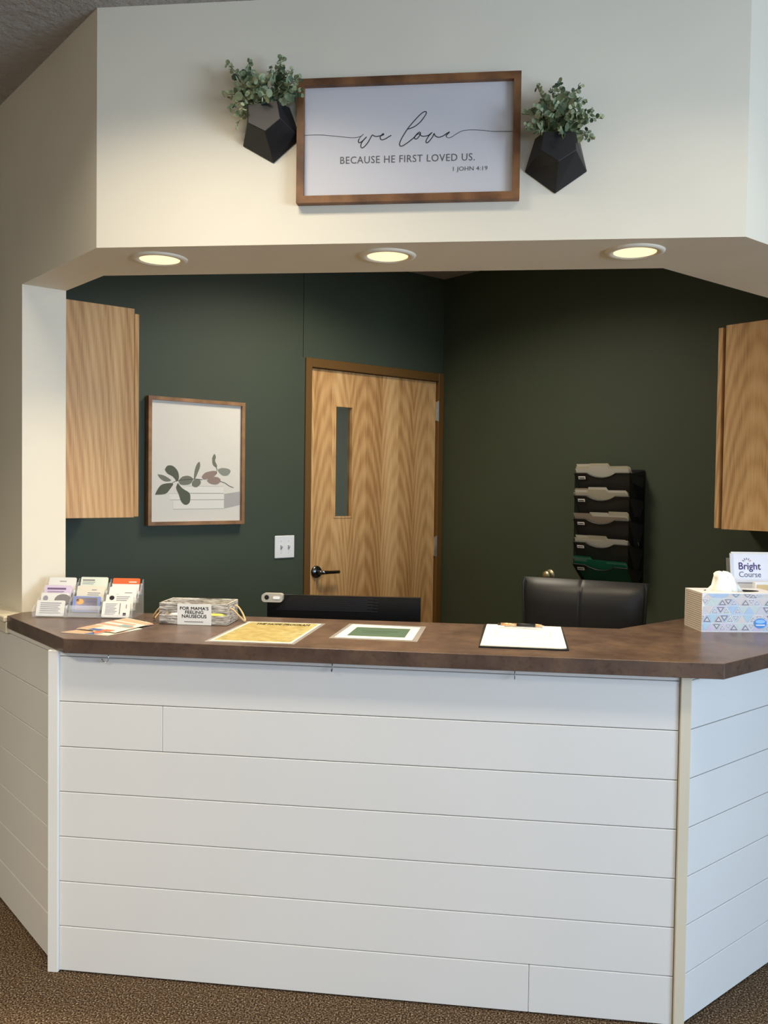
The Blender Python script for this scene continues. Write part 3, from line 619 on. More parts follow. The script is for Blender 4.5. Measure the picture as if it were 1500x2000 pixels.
def folder(mtl, label, i, k, tab, dz, xoff, grp):
    zr = RIM[i]; zb = zr-(.118 if i < 4 else .080); top = zr + .012 + dz
    t0 = fx0+.004+xoff; t1 = fx1-.014+xoff
    a0 = t0 + (t1-t0)*(0, .30, .64)[tab]; a1 = t0 + (t1-t0)*(.34, .64, .98)[tab]
    P = [(t0, zb), (t1, zb), (t1, top-.006), (t1-.006, top)]
    P += [(min(a1+.006, t1-.007), top), (a1, top+.014), (a0, top+.014), (max(a0-.006, t0+.001), top), (t0, top)]
    if tab == 2: P = [(t0, zb), (t1, zb), (t1, top+.006), (t1-.008, top+.014), (a0, top+.014), (a0-.006, top), (t0, top)]
    if tab == 0: P = [(t0, zb), (t1, zb), (t1, top-.006), (t1-.006, top), (a1+.006, top), (a1, top+.014), (t0, top+.014)]
    def yz(z, o): u = (z-zb)/(zr-zb); return -.050 + (-.068)*u + o
    o = .006 + .007*k
    V = [(x, yz(z, o), z) for x, z in P] + [(x, yz(z, o)+.0022, z) for x, z in P]; n_ = len(P)
    ob = MB().add(V, [tuple(range(n_)), tuple(range(n_, 2*n_))[::-1]] + [(j, (j+1) % n_, n_+(j+1) % n_, n_+j) for j in range(n_)]).build('file_folder', mtl, loc=RWp(1.252, 0, 0), rz=-A45)
    tag(ob, label, 'folder', grp); return ob
M_manila2 = mat('manila_worn', srgb(176, 160, 140), .8); M_folderw = mat('folder_pale', srgb(222, 218, 204), .75); M_teal2 = mat('teal_pale', srgb(120, 160, 140), .6)
PL = [[(M_folderw, 1, .012, 0.0), (M_manila, 1, .022, .003), (M_folderw, 0, .020, .006)], [(M_manila, 1, .006, -.010), (M_folderw, 1, .018, -.006), (M_manila2, 0, .012, -.004)],
      [(M_manila2, 0, .004, -.004), (M_folderw, 1, .010, .002), (M_manila, 2, .016, .006)], [(M_folderw, 2, .000, .0), (M_manila, 1, .012, -.004), (M_folderw, 0, .010, .004)], [(M_tealfolder, 1, .004, -.002), (M_teal2, 0, .010, .002), (M_tealfolder, 0, .016, 0.0)]]
place = ['at the front of', 'in the middle of', 'at the back of']
for i, L in enumerate(PL):
    for k, (mm, tab, dz, xo) in enumerate(L):
        colr = 'teal' if mm is M_tealfolder else ('pale green' if mm is M_teal2 else ('off-white' if mm is M_folderw else ('worn tan' if mm is M_manila2 else 'manila')))
        folder(mm, f'{colr} file folder {place[k]} the {names_[i]} pocket of the wall holder', i, k, tab, dz, xo, f'folders in the {names_[i]} wall pocket')

# brass knob on the right back wall just above the chair
kb = thing('brass_knob', 'small round brass knob on the green wall above the chair back', 'knob', RWp(0.8424, 0, 1.064), -A45)
MB().lathe([(0, -.006), (.028, -.006), (.031, 0)], (0, 0, 0), 'y', 24).build('rose', M_brass, kb, smooth=True)
MB().lathe([(.018, -.006), (.022, -.012), (.026, -.024), (.023, -.036), (0, -.040)], (0, 0, 0), 'y', 24).build('handle_ball', M_brass, kb, smooth=True)

# ------------------------------------------------------------------ desk, monitor, webcam, chair behind the counter
dk = thing('desk', 'low dark work desk hidden behind the counter, under the black monitor', 'desk', (-0.5, 3.42, 0), 0)
MB().box(-.48, .46, -.22, .26, .72, .75, b=.003).build('desk_top', M_lam, dk)
for x in (-.45, .41):
    for y in (-.19, .21): MB().box(x, x+.04, y, y+.04, 0, .72).build('leg', M_black, dk)
mo = thing('monitor', 'black computer monitor seen from behind above the counter', 'monitor', (-0.452, 3.30, 0.75), 0.012)
mb = MB().plate(rrect(-.288, .288, .02, .362, .002), -.004, .022).build('screen_housing', M_glossblack, mo)
vn = MB()
for k in range(14): vn.box(-.255+.004*k, .13-.02*(k%3), -.0062, -.0042, .306+k*.0038, .3074+k*.0038)
v_ = vn.build('vent_ribs', M_rib, mo); v_['kind'] = 'stuff'
MB().tube([(0, -.03, .012), (0, -.026, .2)], .02, 10).build('stand_neck', M_black, mo)
MB().plate(rrect(-.12, .12, -.09, .09, .03), 0, .012).build('stand_base', M_black, mo, rot=(-PI/2, 0, 0), loc=(0, 0, .012))
wc = thing('webcam', 'small silver webcam with a round lens perched on the monitor corner', 'webcam', (-0.7165, 3.285, 1.1005), 0.0)
MB().plate(rrect(-.040, .040, -.014, .018, .012, 6), -.016, .016).build('webcam_body', M_silver, wc)
MB().lathe([(.0, -.0175), (.0075, -.0175), (.009, -.016)], (-.020, 0, .004), 'y', 20).build('webcam_lens', M_black, wc)
MB().plate(rrect(.004, .030, -.002, .008, .004, 4), -.0185, -.016).build('webcam_button', M_white, wc)

ch = thing('office_chair', 'black leather office chair with a centre-stitched back behind the counter', 'chair', (0.452, 3.53, 0), math.radians(-21))
def cushion(name, w0, w1, z0, z1, th, y0, m, curve=.03, n=14, top=0.0):
    """padded back: grid swept, edges rolled, dished middle and centre seam"""
    mb = MB(); V = []; rows = 12
    for face in (0, 1):
        for j in range(rows+1):
            u = j/rows; hw = (w0 + (w1-w0)*u)/2
            for i in range(n+1):
                s_ = 2*i/n-1; x = s_*hw
                edge = max(abs(s_)**6, abs(2*u-1)**8)
                puff = th/2*math.sqrt(max(0.0, 1-edge*.985)); seam = .006*math.exp(-(s_/.018)**2)
                y = y0 + curve*(s_*s_) + (-puff + seam if face == 0 else puff)
                V.append((x, y, z0+(z1-z0)*u + top*(s_*s_)*u))
    N = (rows+1)*(n+1); F = []
    for face in (0, 1):
        for j in range(rows):
            for i in range(n):
                a = face*N + j*(n+1)+i; F.append((a, a+1, a+n+2, a+n+1))
    for i in range(n): F += [(i, i+1, N+i+1, N+i), (rows*(n+1)+i, rows*(n+1)+i+1, N+rows*(n+1)+i+1, N+rows*(n+1)+i)]
    for j in range(rows): F += [(j*(n+1), (j+1)*(n+1), N+(j+1)*(n+1), N+j*(n+1)), (j*(n+1)+n, (j+1)*(n+1)+n, N+(j+1)*(n+1)+n, N+j*(n+1)+n)]
    mb.add(V, F); return mb.build(name, m, ch, smooth=True)
cushion('backrest', .44, .492, .55, 1.170, .075, .0, M_leather, curve=.035, n=80, top=-.004)
sm_ = MB()
sm_.tube([(0, -.0312, .60), (0, -.0325, .9), (0, -.0315, 1.13)], .0016, 6); sm_.build('centre_seam', M_black, ch)
for s_ in (-1, 1):
    pp = MB(); pp.tube([(s_*.221, .016, .60), (s_*.236, .016, .95), (s_*.242, .014, 1.14), (s_*.236, .02, 1.164)], .004, 6); pp.build('edge_piping', M_leather, ch)
cu = MB().box(-.25, .25, -.48, -.01, .44, .54, b=.03).build('seat', M_leather, ch)
MB().box(-.03, .03, -.05, .10, .40, .62, b=.01).build('back_bracket', M_black, ch)
MB().tube([(0, -.22, .08), (0, -.22, .44)], .028, 14).build('gas_column', M_darkmetal, ch)
for s_ in (-1, 1):
    MB().tube([(s_*.27, -.02, .62), (s_*.30, -.12, .68), (s_*.30, -.32, .68), (s_*.28, -.36, .50), (s_*.24, -.30, .45)], .018, 8).build('armrest', M_black, ch)
for k in range(5):
    a = 2*PI*k/5+.3; c_, s2 = math.cos(a), math.sin(a)
    MB().tube([(0, -.22, .09), (.28*c_, -.22+.28*s2, .065)], [.024, .016], 8).build('base_arm', M_black, ch)
    MB().lathe([(0, -.012), (.024, -.012), (.024, .012), (0, .012)], (.28*c_, -.22+.28*s2, .024), 'y', 16).build('caster', M_black, ch)

# ------------------------------------------------------------------ things on the counter
ZS = ZT + 0.0004
def quad_sheet(name, P, z, mtl, th=.0006, parent=None):
    """P: four or more plan points"""
    return MB().prism(P, z, z+th).build(name, mtl, parent)
def lines(mb, x0, x1, y0, y1, n, z, ragged=.25, h=.35, R=random, mi=0, rows=None):
    for k in range(n):
        yy0 = y1 - (y1-y0)*(k+.5)/n; e = x1 - (x1-x0)*R.random()*ragged; hh = (y1-y0)/n*h/2
        mb.poly([(x0, yy0-hh, z), (e, yy0-hh, z), (e, yy0+hh, z), (x0, yy0+hh, z)], mi)

# yellow sheet
M_yellow = mat('yellow_paper', srgb(232, 208, 120), .6)
v = coords(M_yellow, (30, 30, 1)); n = nd(M_yellow, 'ShaderNodeTexNoise'); n.inputs['Scale'].default_value = 1.0; n.inputs['Detail'].default_value = 5; lk(M_yellow, v, n.inputs['Vector'])
lk(M_yellow, ramp(M_yellow, n.outputs['Fac'], [(0.35, srgb(144, 130, 76)), (0.65, srgb(174, 162, 108))]), bsdf(M_yellow).inputs['Base Color'])
ys = thing('laminated_notice', 'laminated yellow parchment notice lying on the counter beside the crate', 'notice', (-0.625, 2.81, ZS), -0.02)
skew = .0
def sk(x, y): return (x + .02*y/.37, y)
def skp(L): return [sk(x, y) for x, y in L]
MB().prism(skp([(-.137, -.203), (.137, -.203), (.137, .203), (-.137, .203)]), 0, .0006).build('film', M_film, ys)
MB().prism(skp([(-.126, -.192), (.126, -.192), (.126, .190), (-.126, .190)]), .0007, .0011).build('sheet', M_creampaper, ys)
MB().prism(skp([(-.118, -.178), (.118, -.178), (.118, .182), (-.118, .182)]), .0011, .0015).build('yellow_panel', M_yellow, ys)
M_brownink = mat('brown_ink', srgb(88, 62, 22), .7)
text_mesh('heading', 'THE HOPE PROGRAM', .182, .034, M_brownink, ys, (.012, .148, .0018), (0, 0, 0), thick=.0007)
lm = MB(); lines(lm, -.10, .10, -.16, .12, 15, .0018, .35, .22, random.Random(4)); lm.build('print_lines', mat('pale_brown_ink', srgb(190, 156, 78), .7), ys)

# green-panel notice
gs = thing('laminated_notice', 'laminated white notice with a green panel in the middle of the counter', 'notice', (-0.272, 2.868, ZS), -0.06)
MB().prism([(-.138, -.146), (.138, -.150), (.134, .146), (-.130, .150)], 0, .0006).build('film', M_film, gs)
MB().prism([(-.124, -.130), (.120, -.132), (.118, .118), (-.116, .138)], .0007, .0011).build('sheet', M_creampaper, gs)
MB().prism([(-.092, -.092), (.092, -.092), (.090, .078), (-.090, .078)], .0011, .0015).build('green_panel', mat('green_print', srgb(62, 88, 68), .6), gs)
lm = MB(); lm.poly([(-.06, .0, .0018), (.06, .0, .0018), (.06, .010, .0018), (-.06, .010, .0018)]); lm.poly([(-.05, -.03, .0018), (.03, -.03, .0018), (.03, -.024, .0018), (-.05, -.024, .0018)]); lm.build('print_lines', mat('dark_green_ink', srgb(50, 74, 56), .7), gs)

# clipboard with paper and pen
cb_ = thing('clipboard', 'dark clipboard holding white forms on the counter', 'clipboard', (0.187, 2.842, ZS), -0.055)
MB().prism([(-.134, -.206), (.122, -.206), (.128, -.200), (.128, .214), (-.128, .214), (-.134, .208)], 0, .004).build('board', M_black, cb_)
for k in range(4):
    d_ = .0012*k; MB().prism([(-.130+d_, -.196+d_), (.108, -.200+d_), (.122, -.190), (.124, .208), (-.124+d_*.5, .212)], .0042+k*.0006, .0047+k*.0006).build('paper', M_creampaper if k < 3 else M_paper, cb_)
lm = MB(); zz = .0068
for (a0, a1, b0, b1) in ((-.092, .085, .108, .110), (-.092, .085, -.004, -.001), (-.092, -.090, -.004, .11), (.083, .085, -.004, .11), (-.105, .09, -.042, -.039), (-.115, -.09, -.07, -.066), (-.02, .02, .05, .055), (-.02, .01, -.09, -.085)): lm.poly([(a0, b0, zz), (a1, b0, zz), (a1, b1, zz), (a0, b1, zz)])
lm.build('form_lines', mat('light_grey_ink', srgb(185, 182, 172), .7), cb_)
MB().box(-.065, .062, .165, .205, .0068, .0115, b=.002).build('clip', M_chrome, cb_)
MB().tube([(-.062, .160, .011), (-.062, .172, .016), (.060, .172, .016), (.060, .160, .011)], .0022, 8).build('clip_wire', M_chrome, cb_, smooth=True)
pn = thing('pen', 'black and copper pen lying across the clipboard under its clip', 'pen', (0.187, 2.982, ZS+.0185), -0.075)
MB().tube([(-.015, 0, 0), (.045, 0, 0)], .0055, 12).build('grip', M_black, pn, smooth=True)
MB().tube([(-.068, 0, 0), (-.0152, 0, 0)], .0050, 12).build('barrel', mat('copper', srgb(214, 168, 122), .3, metal=.6), pn, smooth=True)
MB().tube([(-.078, 0, 0), (-.0682, 0, 0)], .0036, 10).build('clicker', M_black, pn, smooth=True)
MB().tube([(.0452, 0, 0), (.058, 0, 0), (.074, 0, 0)], [.0052, .0045, .0008], 12).build('tip', mat('copper', (0, 0, 0)), pn, smooth=True)

# leaflets
def leaflet(label, P, z, cols_, seed):
    R_ = random.Random(seed); cxm = sum(p[0] for p in P)/4; cym = sum(p[1] for p in P)/4
    t = thing('leaflet', label, 'leaflet', (cxm, cym, z), 0, 'overlapping leaflets on the left of the counter')
    Q = [Vector((p[0]-cxm, p[1]-cym)) for p in P]
    MB().prism([tuple(q) for q in Q], 0, .0012).build('sheet', M_creampaper, t)
    b = MB()
    def bl(u, v_): return (Q[0]*(1-u)+Q[1]*u)*(1-v_) + (Q[3]*(1-u)+Q[2]*u)*v_
    for i_, (u0, u1, v0, v1, mi) in enumerate(sorted(cols_, key=lambda q_: -(q_[1]-q_[0])*(q_[3]-q_[2]))):
        h_ = .0013 + .00009*i_; b.poly([(*bl(u0, v0), h_), (*bl(u1, v0), h_), (*bl(u1, v1), h_), (*bl(u0, v1), h_)], mi)
    b.build('print', LC, t); return t
LC = [mat('leaflet_pink', srgb(214, 150, 130), .5), mat('leaflet_blue', srgb(70, 100, 150), .5), mat('leaflet_salmon', srgb(226, 110, 80), .5), mat('leaflet_tan', srgb(190, 160, 132), .5), mat('leaflet_teal', srgb(130, 150, 150), .5), mat('leaflet_cream', srgb(240, 226, 196), .5)]
leaflet('folded leaflet at the bottom of the pile, its tan corner sticking out', [(-1.262, 2.690), (-1.098, 2.655), (-1.04, 2.80), (-1.17, 2.86)], ZS, [(0, 1, 0, .6, 3), (.5, .72, 0, .3, 1), (.75, 1, .05, .3, 5)], 1)
leaflet('leaflet with a salmon edge under the top one beside the crate', [(-1.145, 2.67), (-1.030, 2.88), (-1.075, 2.93), (-1.19, 2.76)], ZS+.0022, [(.2, 1, 0, .22, 2), (0, .2, 0, .4, 2), (.2, 1, .25, 1, 5)], 2)
leaflet('open cream and pink leaflet on top of the pile', [(-1.235, 2.742), (-1.085, 2.690), (-1.035, 2.885), (-1.165, 2.985)], ZS+.0044, [(0, .3, 0, .35, 3), (.3, .6, 0, .12, 1), (.6, .85, 0, .14, 2), (.0, 1, .4, .52, 0), (.55, .9, .42, .6, 4), (0, .8, .62, .72, 0), (0, 1, .78, .98, 3)], 3)

# whitewashed crate
M_crate = mat('whitewashed_wood', srgb(165, 158, 150), .85)
v = coords(M_crate, (1, 1, 9)); n = nd(M_crate, 'ShaderNodeTexNoise'); n.inputs['Scale'].default_value = 26; n.inputs['Detail'].default_value = 7; n.inputs['Roughness'].default_value = .7; lk(M_crate, v, n.inputs['Vector'])
lk(M_crate, ramp(M_crate, n.outputs['Fac'], [(0.38, srgb(84, 76, 68)), (0.5, srgb(168, 162, 154)), (0.66, srgb(226, 222, 214))]), bsdf(M_crate).inputs['Base Color']); bump(M_crate, n.outputs['Fac'], .6, .002)
cr = thing('wooden_crate', 'small whitewashed wooden crate with jute rope handles on the counter', 'crate', (-0.904, 2.975, ZT), -0.012)
hw, hd_, ht = .117, .068, .073
MB().box(-hw, hw, -hd_, hd_, .002, .007).build('bottom', M_crate, cr)
for y in (-hd_, hd_-.007):
    for z0, z1 in ((.002, .032), (.042, ht)): MB().box(-hw, hw, y, y+.007, z0, z1, b=.001).build('slat', M_crate, cr)
for x in (-hw, hw-.007): MB().box(x, x+.007, -hd_+.0072, hd_-.0072, .0072, ht, b=.001).build('end_board', M_crate, cr)
for s_ in (-1, 1):
    P = [(s_*(hw-.003), -.030, .052), (s_*(hw+.010), -.032, .050), (s_*(hw+.030), -.026, .028), (s_*(hw+.040), -.010, .012), (s_*(hw+.041), .008, .010), (s_*(hw+.028), .024, .030), (s_*(hw+.010), .030, .052), (s_*(hw-.003), .030, .054)]
    Q = catmull([Vector(p) for p in P], 6) if False else None
    pts = []
    for i in range(len(P)-1):
        p0, p1, p2, p3 = (Vector(P[max(0, i-1)]), Vector(P[i]), Vector(P[i+1]), Vector(P[min(len(P)-1, i+2)]))
        for k in range(6):
            t_ = k/6; pts.append(0.5*((2*p1) + (p2-p0)*t_ + (2*p0-5*p1+4*p2-p3)*t_*t_ + (3*p1-p0-3*p2+p3)*t_**3))
    MB().tube(pts, .0032, 7).build('rope_handle', M_rope, cr, smooth=True)
M_sw = mat('sweet_wrapper_white', srgb(232, 230, 236), .35); M_sg = mat('sweet_wrapper_green', srgb(190, 196, 96), .4)
def packet(label, x, y, w_, h_, mtl, rz, zz_=.0075):
    p = thing('snack_packet', label, 'packet', (-0.904+x, 2.975+y, ZT+zz_), rz)
    V = []; n_ = 10
    for f_ in (0, 1):
        for j in range(5):
            for i in range(n_+1):
                u, v2 = i/n_*2-1, j/4*2-1
                th_ = .012*math.sqrt(max(0, (1-u**4)*(1-v2**4)))+.0005
                V.append((u*w_/2, v2*h_/2, .013 + (th_ if f_ else -th_)))
    F = []; N = 5*(n_+1)
    for f_ in (0, 1):
        for j in range(4):
            for i in range(n_): a = f_*N+j*(n_+1)+i; F.append((a, a+1, a+n_+2, a+n_+1))
    MB().add(V, F).build('wrapper', mtl, p, smooth=True)
packet('white wrapped packet in the left half of the wooden crate', -.062, -.022, .075, .05, M_sw, .1)
packet('lime green wrapped packet in the right half of the wooden crate', .062, -.024, .07, .05, M_sg, -.1)
tk = MB().box(-.0545, .0625, -.0008, 0.0, .001, .071).build('card', M_paper)
sc_ = thing('paper_label', 'white card on the crate front reading for mamas feeling nauseous', 'label', (-0.904, 2.975-hd_-.0012, ZT), -0.012)
tk.parent = sc_; tk.name = 'card'
for txt, ww_, zz_, hh_ in (("FOR MAMA'S", .098, .0565, .0105), ('FEELING', .062, .0435, .0100), ('NAUSEOUS', .084, .0300, .0110)):
    text_mesh('lettering', txt, ww_, hh_, M_ink, sc_, (.004, -.0012, zz_), UP, thick=.0004)
MB().box(-.03, .035, -.0012, -.0009, .0105, .0125).build('small_print', M_inkgrey, sc_)

# ------------------------------------------------------------------ business cards in a tiered acrylic stand
ho = thing('business_card_stand', 'clear acrylic tiered business card stand at the left end of the counter', 'card stand', (-1.333, 2.985, ZT), 0.045)
W3 = .3500; cw = W3/3; tl_ = math.radians(20)
SX0 = -.168
LV = [(0.000, .004), (.034, .026), (.068, .049), (.102, .074)]      # y (depth), z (floor of tier)
for c_ in range(3):
    x0 = SX0 + c_*cw + .003; x1 = x0 + cw - .006
    for r_, (yy0, zz0) in enumerate(LV):
        b = MB(); b.box(x0, x1, yy0, yy0+.0018, zz0, zz0+.013); b.box(x0, x1, yy0, yy0+.030, zz0-.0018, zz0)
        b.build('pocket_lip', M_acrylic, ho)
        b = MB(); yb_ = yy0+.016
        b.add([(x0, yb_, zz0), (x1, yb_, zz0), (x1, yb_+.012, zz0+.036), (x0, yb_+.012, zz0+.036), (x0, yb_+.0016, zz0), (x1, yb_+.0016, zz0), (x1, yb_+.0136, zz0+.036), (x0, yb_+.0136, zz0+.036)], [(0, 1, 2, 3), (4, 5, 6, 7), (0, 1, 5, 4), (2, 3, 7, 6)]); b.build('pocket_back', M_acrylic, ho)
for k in range(4):
    x = SX0 + k*cw
    P = [(-.002, .0), (.135, .0), (.135, .125), (.128, .125)]
    for yy0, zz0 in reversed(LV): P += [(yy0+.012, zz0+.034), (yy0-.002, zz0+.018)]
    Q = [(x-.0009, y, z) for y, z in P] + [(x+.0009, y, z) for y, z in P]; n_ = len(P)
    MB().add(Q, [tuple(range(n_)), tuple(range(n_, 2*n_))[::-1]] + [(j, (j+1) % n_, n_+(j+1) % n_, n_+j) for j in range(n_)]).build('divider', M_acrylic, ho)
C_white = M_paper; C_lav = mat('card_lavender', srgb(214, 198, 220), .5); C_blue = mat('card_blue', srgb(128, 146, 204), .5); C_cream = M_creampaper; C_pale = mat('card_pale_green', srgb(214, 222, 208), .5); C_or = mat('card_orange', srgb(212, 98, 50), .5); C_grey = mat('card_grey', srgb(130, 124, 124), .5)
C_fade = mat('card_text_grey', srgb(150, 148, 156), .6); C_purp = mat('card_text_purple', srgb(120, 96, 130), .6); C_gold = mat('card_gold', srgb(226, 176, 110), .5)
def card(c_, r_, label, base, art, dx=0.0, wdt=.098, lift=0.0):
    yy0, zz0 = LV[r_]; x0 = SX0 + c_*cw + (cw-wdt)/2 + dx
    org = Matrix.Translation((-1.333, 2.985, ZT)) @ Matrix.Rotation(.045, 4, 'Z') @ Matrix.Translation((x0+wdt/2, yy0+.0035, zz0+.001+lift)) @ Matrix.Rotation(-tl_, 4, 'X')
    t = bpy.data.objects.new('business_card_pack', None); COL.objects.link(t); t.matrix_world = org; t.empty_display_size = .02; tag(t, label, 'business cards', 'packs of business cards in the acrylic stand')
    MB().plate(rrect(-wdt/2, wdt/2, 0, .056, .004, 3), 0, .006).build('cards', base, t)
    b = MB(); ms = []
    for (m_, kind, *a) in art:
        if m_ not in ms: ms.append(m_)
        mi = ms.index(m_); yv = -.0006
        if kind == 'r': b.poly([(a[0], yv, a[2]), (a[1], yv, a[2]), (a[1], yv, a[3]), (a[0], yv, a[3])], mi)
        elif kind == 'e': b.poly([(a[0]+a[2]*math.cos(q_), yv-.0003, a[1]+a[3]*math.sin(q_)) for q_ in [2*PI*j/16 for j in range(16)]], mi)
        elif kind == 'l':
            for k in range(a[4]):
                zc_ = a[3] - (a[3]-a[2])*(k+.5)/a[4]; hh = (a[3]-a[2])/a[4]*.18; x1_ = a[1]-.012*((k*37) % 5)/5
                b.poly([(a[0], yv-.0002, zc_-hh), (x1_, yv-.0002, zc_-hh), (x1_, yv-.0002, zc_+hh), (a[0], yv-.0002, zc_+hh)], mi)
    if art: b.build('card_print', ms, t)
card(0, 0, 'white appointment cards with grey lines, front left of the stand', C_white, [(C_fade, 'l', -.036, .038, .008, .050, 6)])
card(0, 1, 'white cards with a grey swoosh, second tier left column', C_white, [(C_grey, 'e', .030, .030, .030, .022), (C_fade, 'e', -.032, .036, .009, .010)])
card(0, 2, 'lavender cards with purple heading, third tier left column', C_lav, [(C_purp, 'r', -.038, .03, .040, .047), (C_purp, 'l', -.036, .024, .02, .036, 3)], dx=-.003)
card(0, 3, 'plain white cards at the back of the left column', C_white, [(C_fade, 'r', -.01, .015, .040, .043)])
card(1, 1, 'blue cards with an orange oval logo in the middle column', C_blue, [(C_fade, 'r', -.040, .040, .004, .052), (C_lav, 'r', -.038, .038, .006, .050), (C_gold, 'e', -.022, .036, .013, .010), (M_ink, 'e', -.031, .040, .005, .005), (C_blue, 'r', -.004, .036, .034, .037), (C_blue, 'l', -.034, .034, .008, .024, 3)], dx=-.002, lift=-.010)
card(1, 2, 'cream cards with a thin swoosh in the middle column', C_cream, [(C_fade, 'r', .004, .022, .040, .043), (C_fade, 'l', -.01, .036, .02, .034, 2)])
card(1, 3, 'pale green cards at the back of the middle column', C_pale, [(C_grey, 'r', -.042, .002, .042, .047), (C_fade, 'l', -.042, .004, .028, .040, 2)], lift=.003)
card(2, 0, 'white cards with a small photo, front right of the stand', C_white, [(C_fade, 'l', -.038, .004, .008, .050, 8), (M_ink, 'r', .026, .037, .006, .016), (C_grey, 'r', .012, .015, .01, .05), (C_grey, 'r', .034, .037, .032, .046)])
card(2, 1, 'white cards with a black round logo, second tier right column', C_white, [(M_ink, 'e', -.028, .044, .009, .008), (C_fade, 'l', -.012, .036, .02, .052, 5)], lift=-.002)
card(2, 2, 'white cards with grey birds, third tier right column', C_white, [(C_grey, 'e', -.018, .026, .006, .003), (C_fade, 'r', .008, .034, .034, .037)], lift=-.002)
card(2, 3, 'orange cards at the back of the right column', C_or, [(C_cream, 'r', .010, .038, .040, .044), (C_white, 'r', -.049, .049, 0, .034)], lift=.001)

# ------------------------------------------------------------------ tissue box
tb_rz = 0.125
tb = thing('tissue_box', 'white tissue box with pastel triangle pattern on the right of the counter', 'tissue box', (0.788, 3.061, ZT), tb_rz)
TW, TD, TH = .262, .155, .130
M_box = mat('tissue_box_card', srgb(236, 236, 240), .5); M_boxside = mat('tissue_box_side', srgb(190, 180, 168), .55)
b = MB(); b.add([(0, 0, 0), (TW, 0, 0), (TW, 0, TH), (0, 0, TH)], [(0, 1, 2, 3)], 0); b.add([(0, 0, 0), (0, TD, 0), (0, TD, TH), (0, 0, TH)], [(0, 1, 2, 3)], 1); b.add([(TW, 0, 0), (TW, TD, 0), (TW, TD, TH), (TW, 0, TH)], [(0, 1, 2, 3)], 1)
b.add([(0, TD, 0), (TW, TD, 0), (TW, TD, TH), (0, TD, TH)], [(0, 1, 2, 3)], 0); b.add([(0, 0, 0), (TW, 0, 0), (TW, TD, 0), (0, TD, 0)], [(0, 1, 2, 3)], 0)
no = 28; ov = [(TW/2+.095*math.cos(2*PI*k/no), TD/2+.040*math.sin(2*PI*k/no), TH) for k in range(no)]
outr_ = []
for k in range(no):
    a = 2*PI*k/no; c_, s2 = math.cos(a), math.sin(a); f_ = min((TW/2)/max(1e-6, abs(c_)), (TD/2)/max(1e-6, abs(s2))); outr_.append((TW/2+c_*f_, TD/2+s2*f_, TH))
cor = {}
b.add(ov+outr_, [(k, (k+1) % no, no+(k+1) % no, no+k) for k in range(no)], 0)
for (cx0, cy0) in ((0, 0), (TW, 0), (TW, TD), (0, TD)):
    ang_ = math.atan2(cy0-TD/2, cx0-TW/2) % (2*PI); k = int(ang_/(2*PI/no)); b.add([outr_[k], outr_[(k+1) % no], (cx0, cy0, TH)], [(0, 1, 2)], 0)
b.build('carton', [M_box, M_boxside], tb)
b = MB()
for k in range(17): b.add([(-.0005, .006, .006+k*.0072), (-.0005, TD-.006, .006+k*.0072), (-.0005, TD-.006, .0078+k*.0072), (-.0005, .006, .0078+k*.0072)], [(0, 1, 2, 3)])
b.build('side_stripes', mat('stripe_taupe', srgb(150, 138, 124), .6), tb)
TC = [mat('tri_blue', srgb(178, 206, 222), .5), mat('tri_grey', srgb(206, 206, 214), .5), mat('tri_dark', srgb(136, 134, 146), .5), mat('tri_green', srgb(200, 214, 210), .5), mat('tri_lilac', srgb(206, 196, 220), .5), mat('tri_white', srgb(240, 240, 246), .5), mat('tri_sky', srgb(176, 200, 228), .5), mat('tri_sand', srgb(216, 208, 204), .5)]
b = MB(); R_ = random.Random(5); rows = [(.004, .029), (.031, .058), (.060, .086), (.088, .112), (.114, .128)]
def tri(x, z0, z1, hw_, upd, mi, yv):
    P = [(x-hw_, z0), (x+hw_, z0), (x, z1)] if upd else [(x-hw_, z1), (x+hw_, z1), (x, z0)]
    P = [(min(max(px1, .001), TW-.001), pz) for px1, pz in P]; b.poly([(q_[0], yv, q_[1]) for q_ in P], mi)
for r_, (z0, z1) in enumerate(rows):
    st_ = .0195; x = -.008 + .006*r_; k = 0
    while x < TW+.005:
        up_ = (k+r_) % 2 == 0; base = R_.choice((0, 1, 3, 4, 6, 7, 1, 7)); cz_ = (z0+z1)/2
        tri(x, z0, z1, .0178, up_, base, -.0006)
        if R_.random() < .5:
            g_ = (z1-z0)
            for q_, (sc1, mi) in enumerate(((.74, 5), (.56, 2), (.36, 5), (.22, 1))):
                c0 = z0+g_*(.36 if up_ else .64); tri(x, c0-g_*sc1*(.36 if up_ else .64), c0+g_*sc1*(.64 if up_ else .36), .0178*sc1, up_, mi if q_ else R_.choice((5, 2)), -.0008-.0002*q_)
        x += st_; k += 1
b.build('printed_triangles', TC, tb)
b = MB(); b.poly([(0.198 + .0215*math.cos(2*PI*j/30), -.0020, .030+.0165*math.sin(2*PI*j/30)) for j in range(30)], 0)
b.poly([(.198+.0165*math.cos(2*PI*j/30), -.0022, .036+.0065*math.sin(2*PI*j/30)) for j in range(30)], 1); b.poly([(.184, -.0024, .022), (.214, -.0024, .022), (.214, -.0024, .026), (.182, -.0024, .026)], 2)
b.build('round_badge', [mat('badge_blue', srgb(60, 140, 226), .4), mat('badge_light', srgb(150, 200, 250), .4), TC[5]], tb)
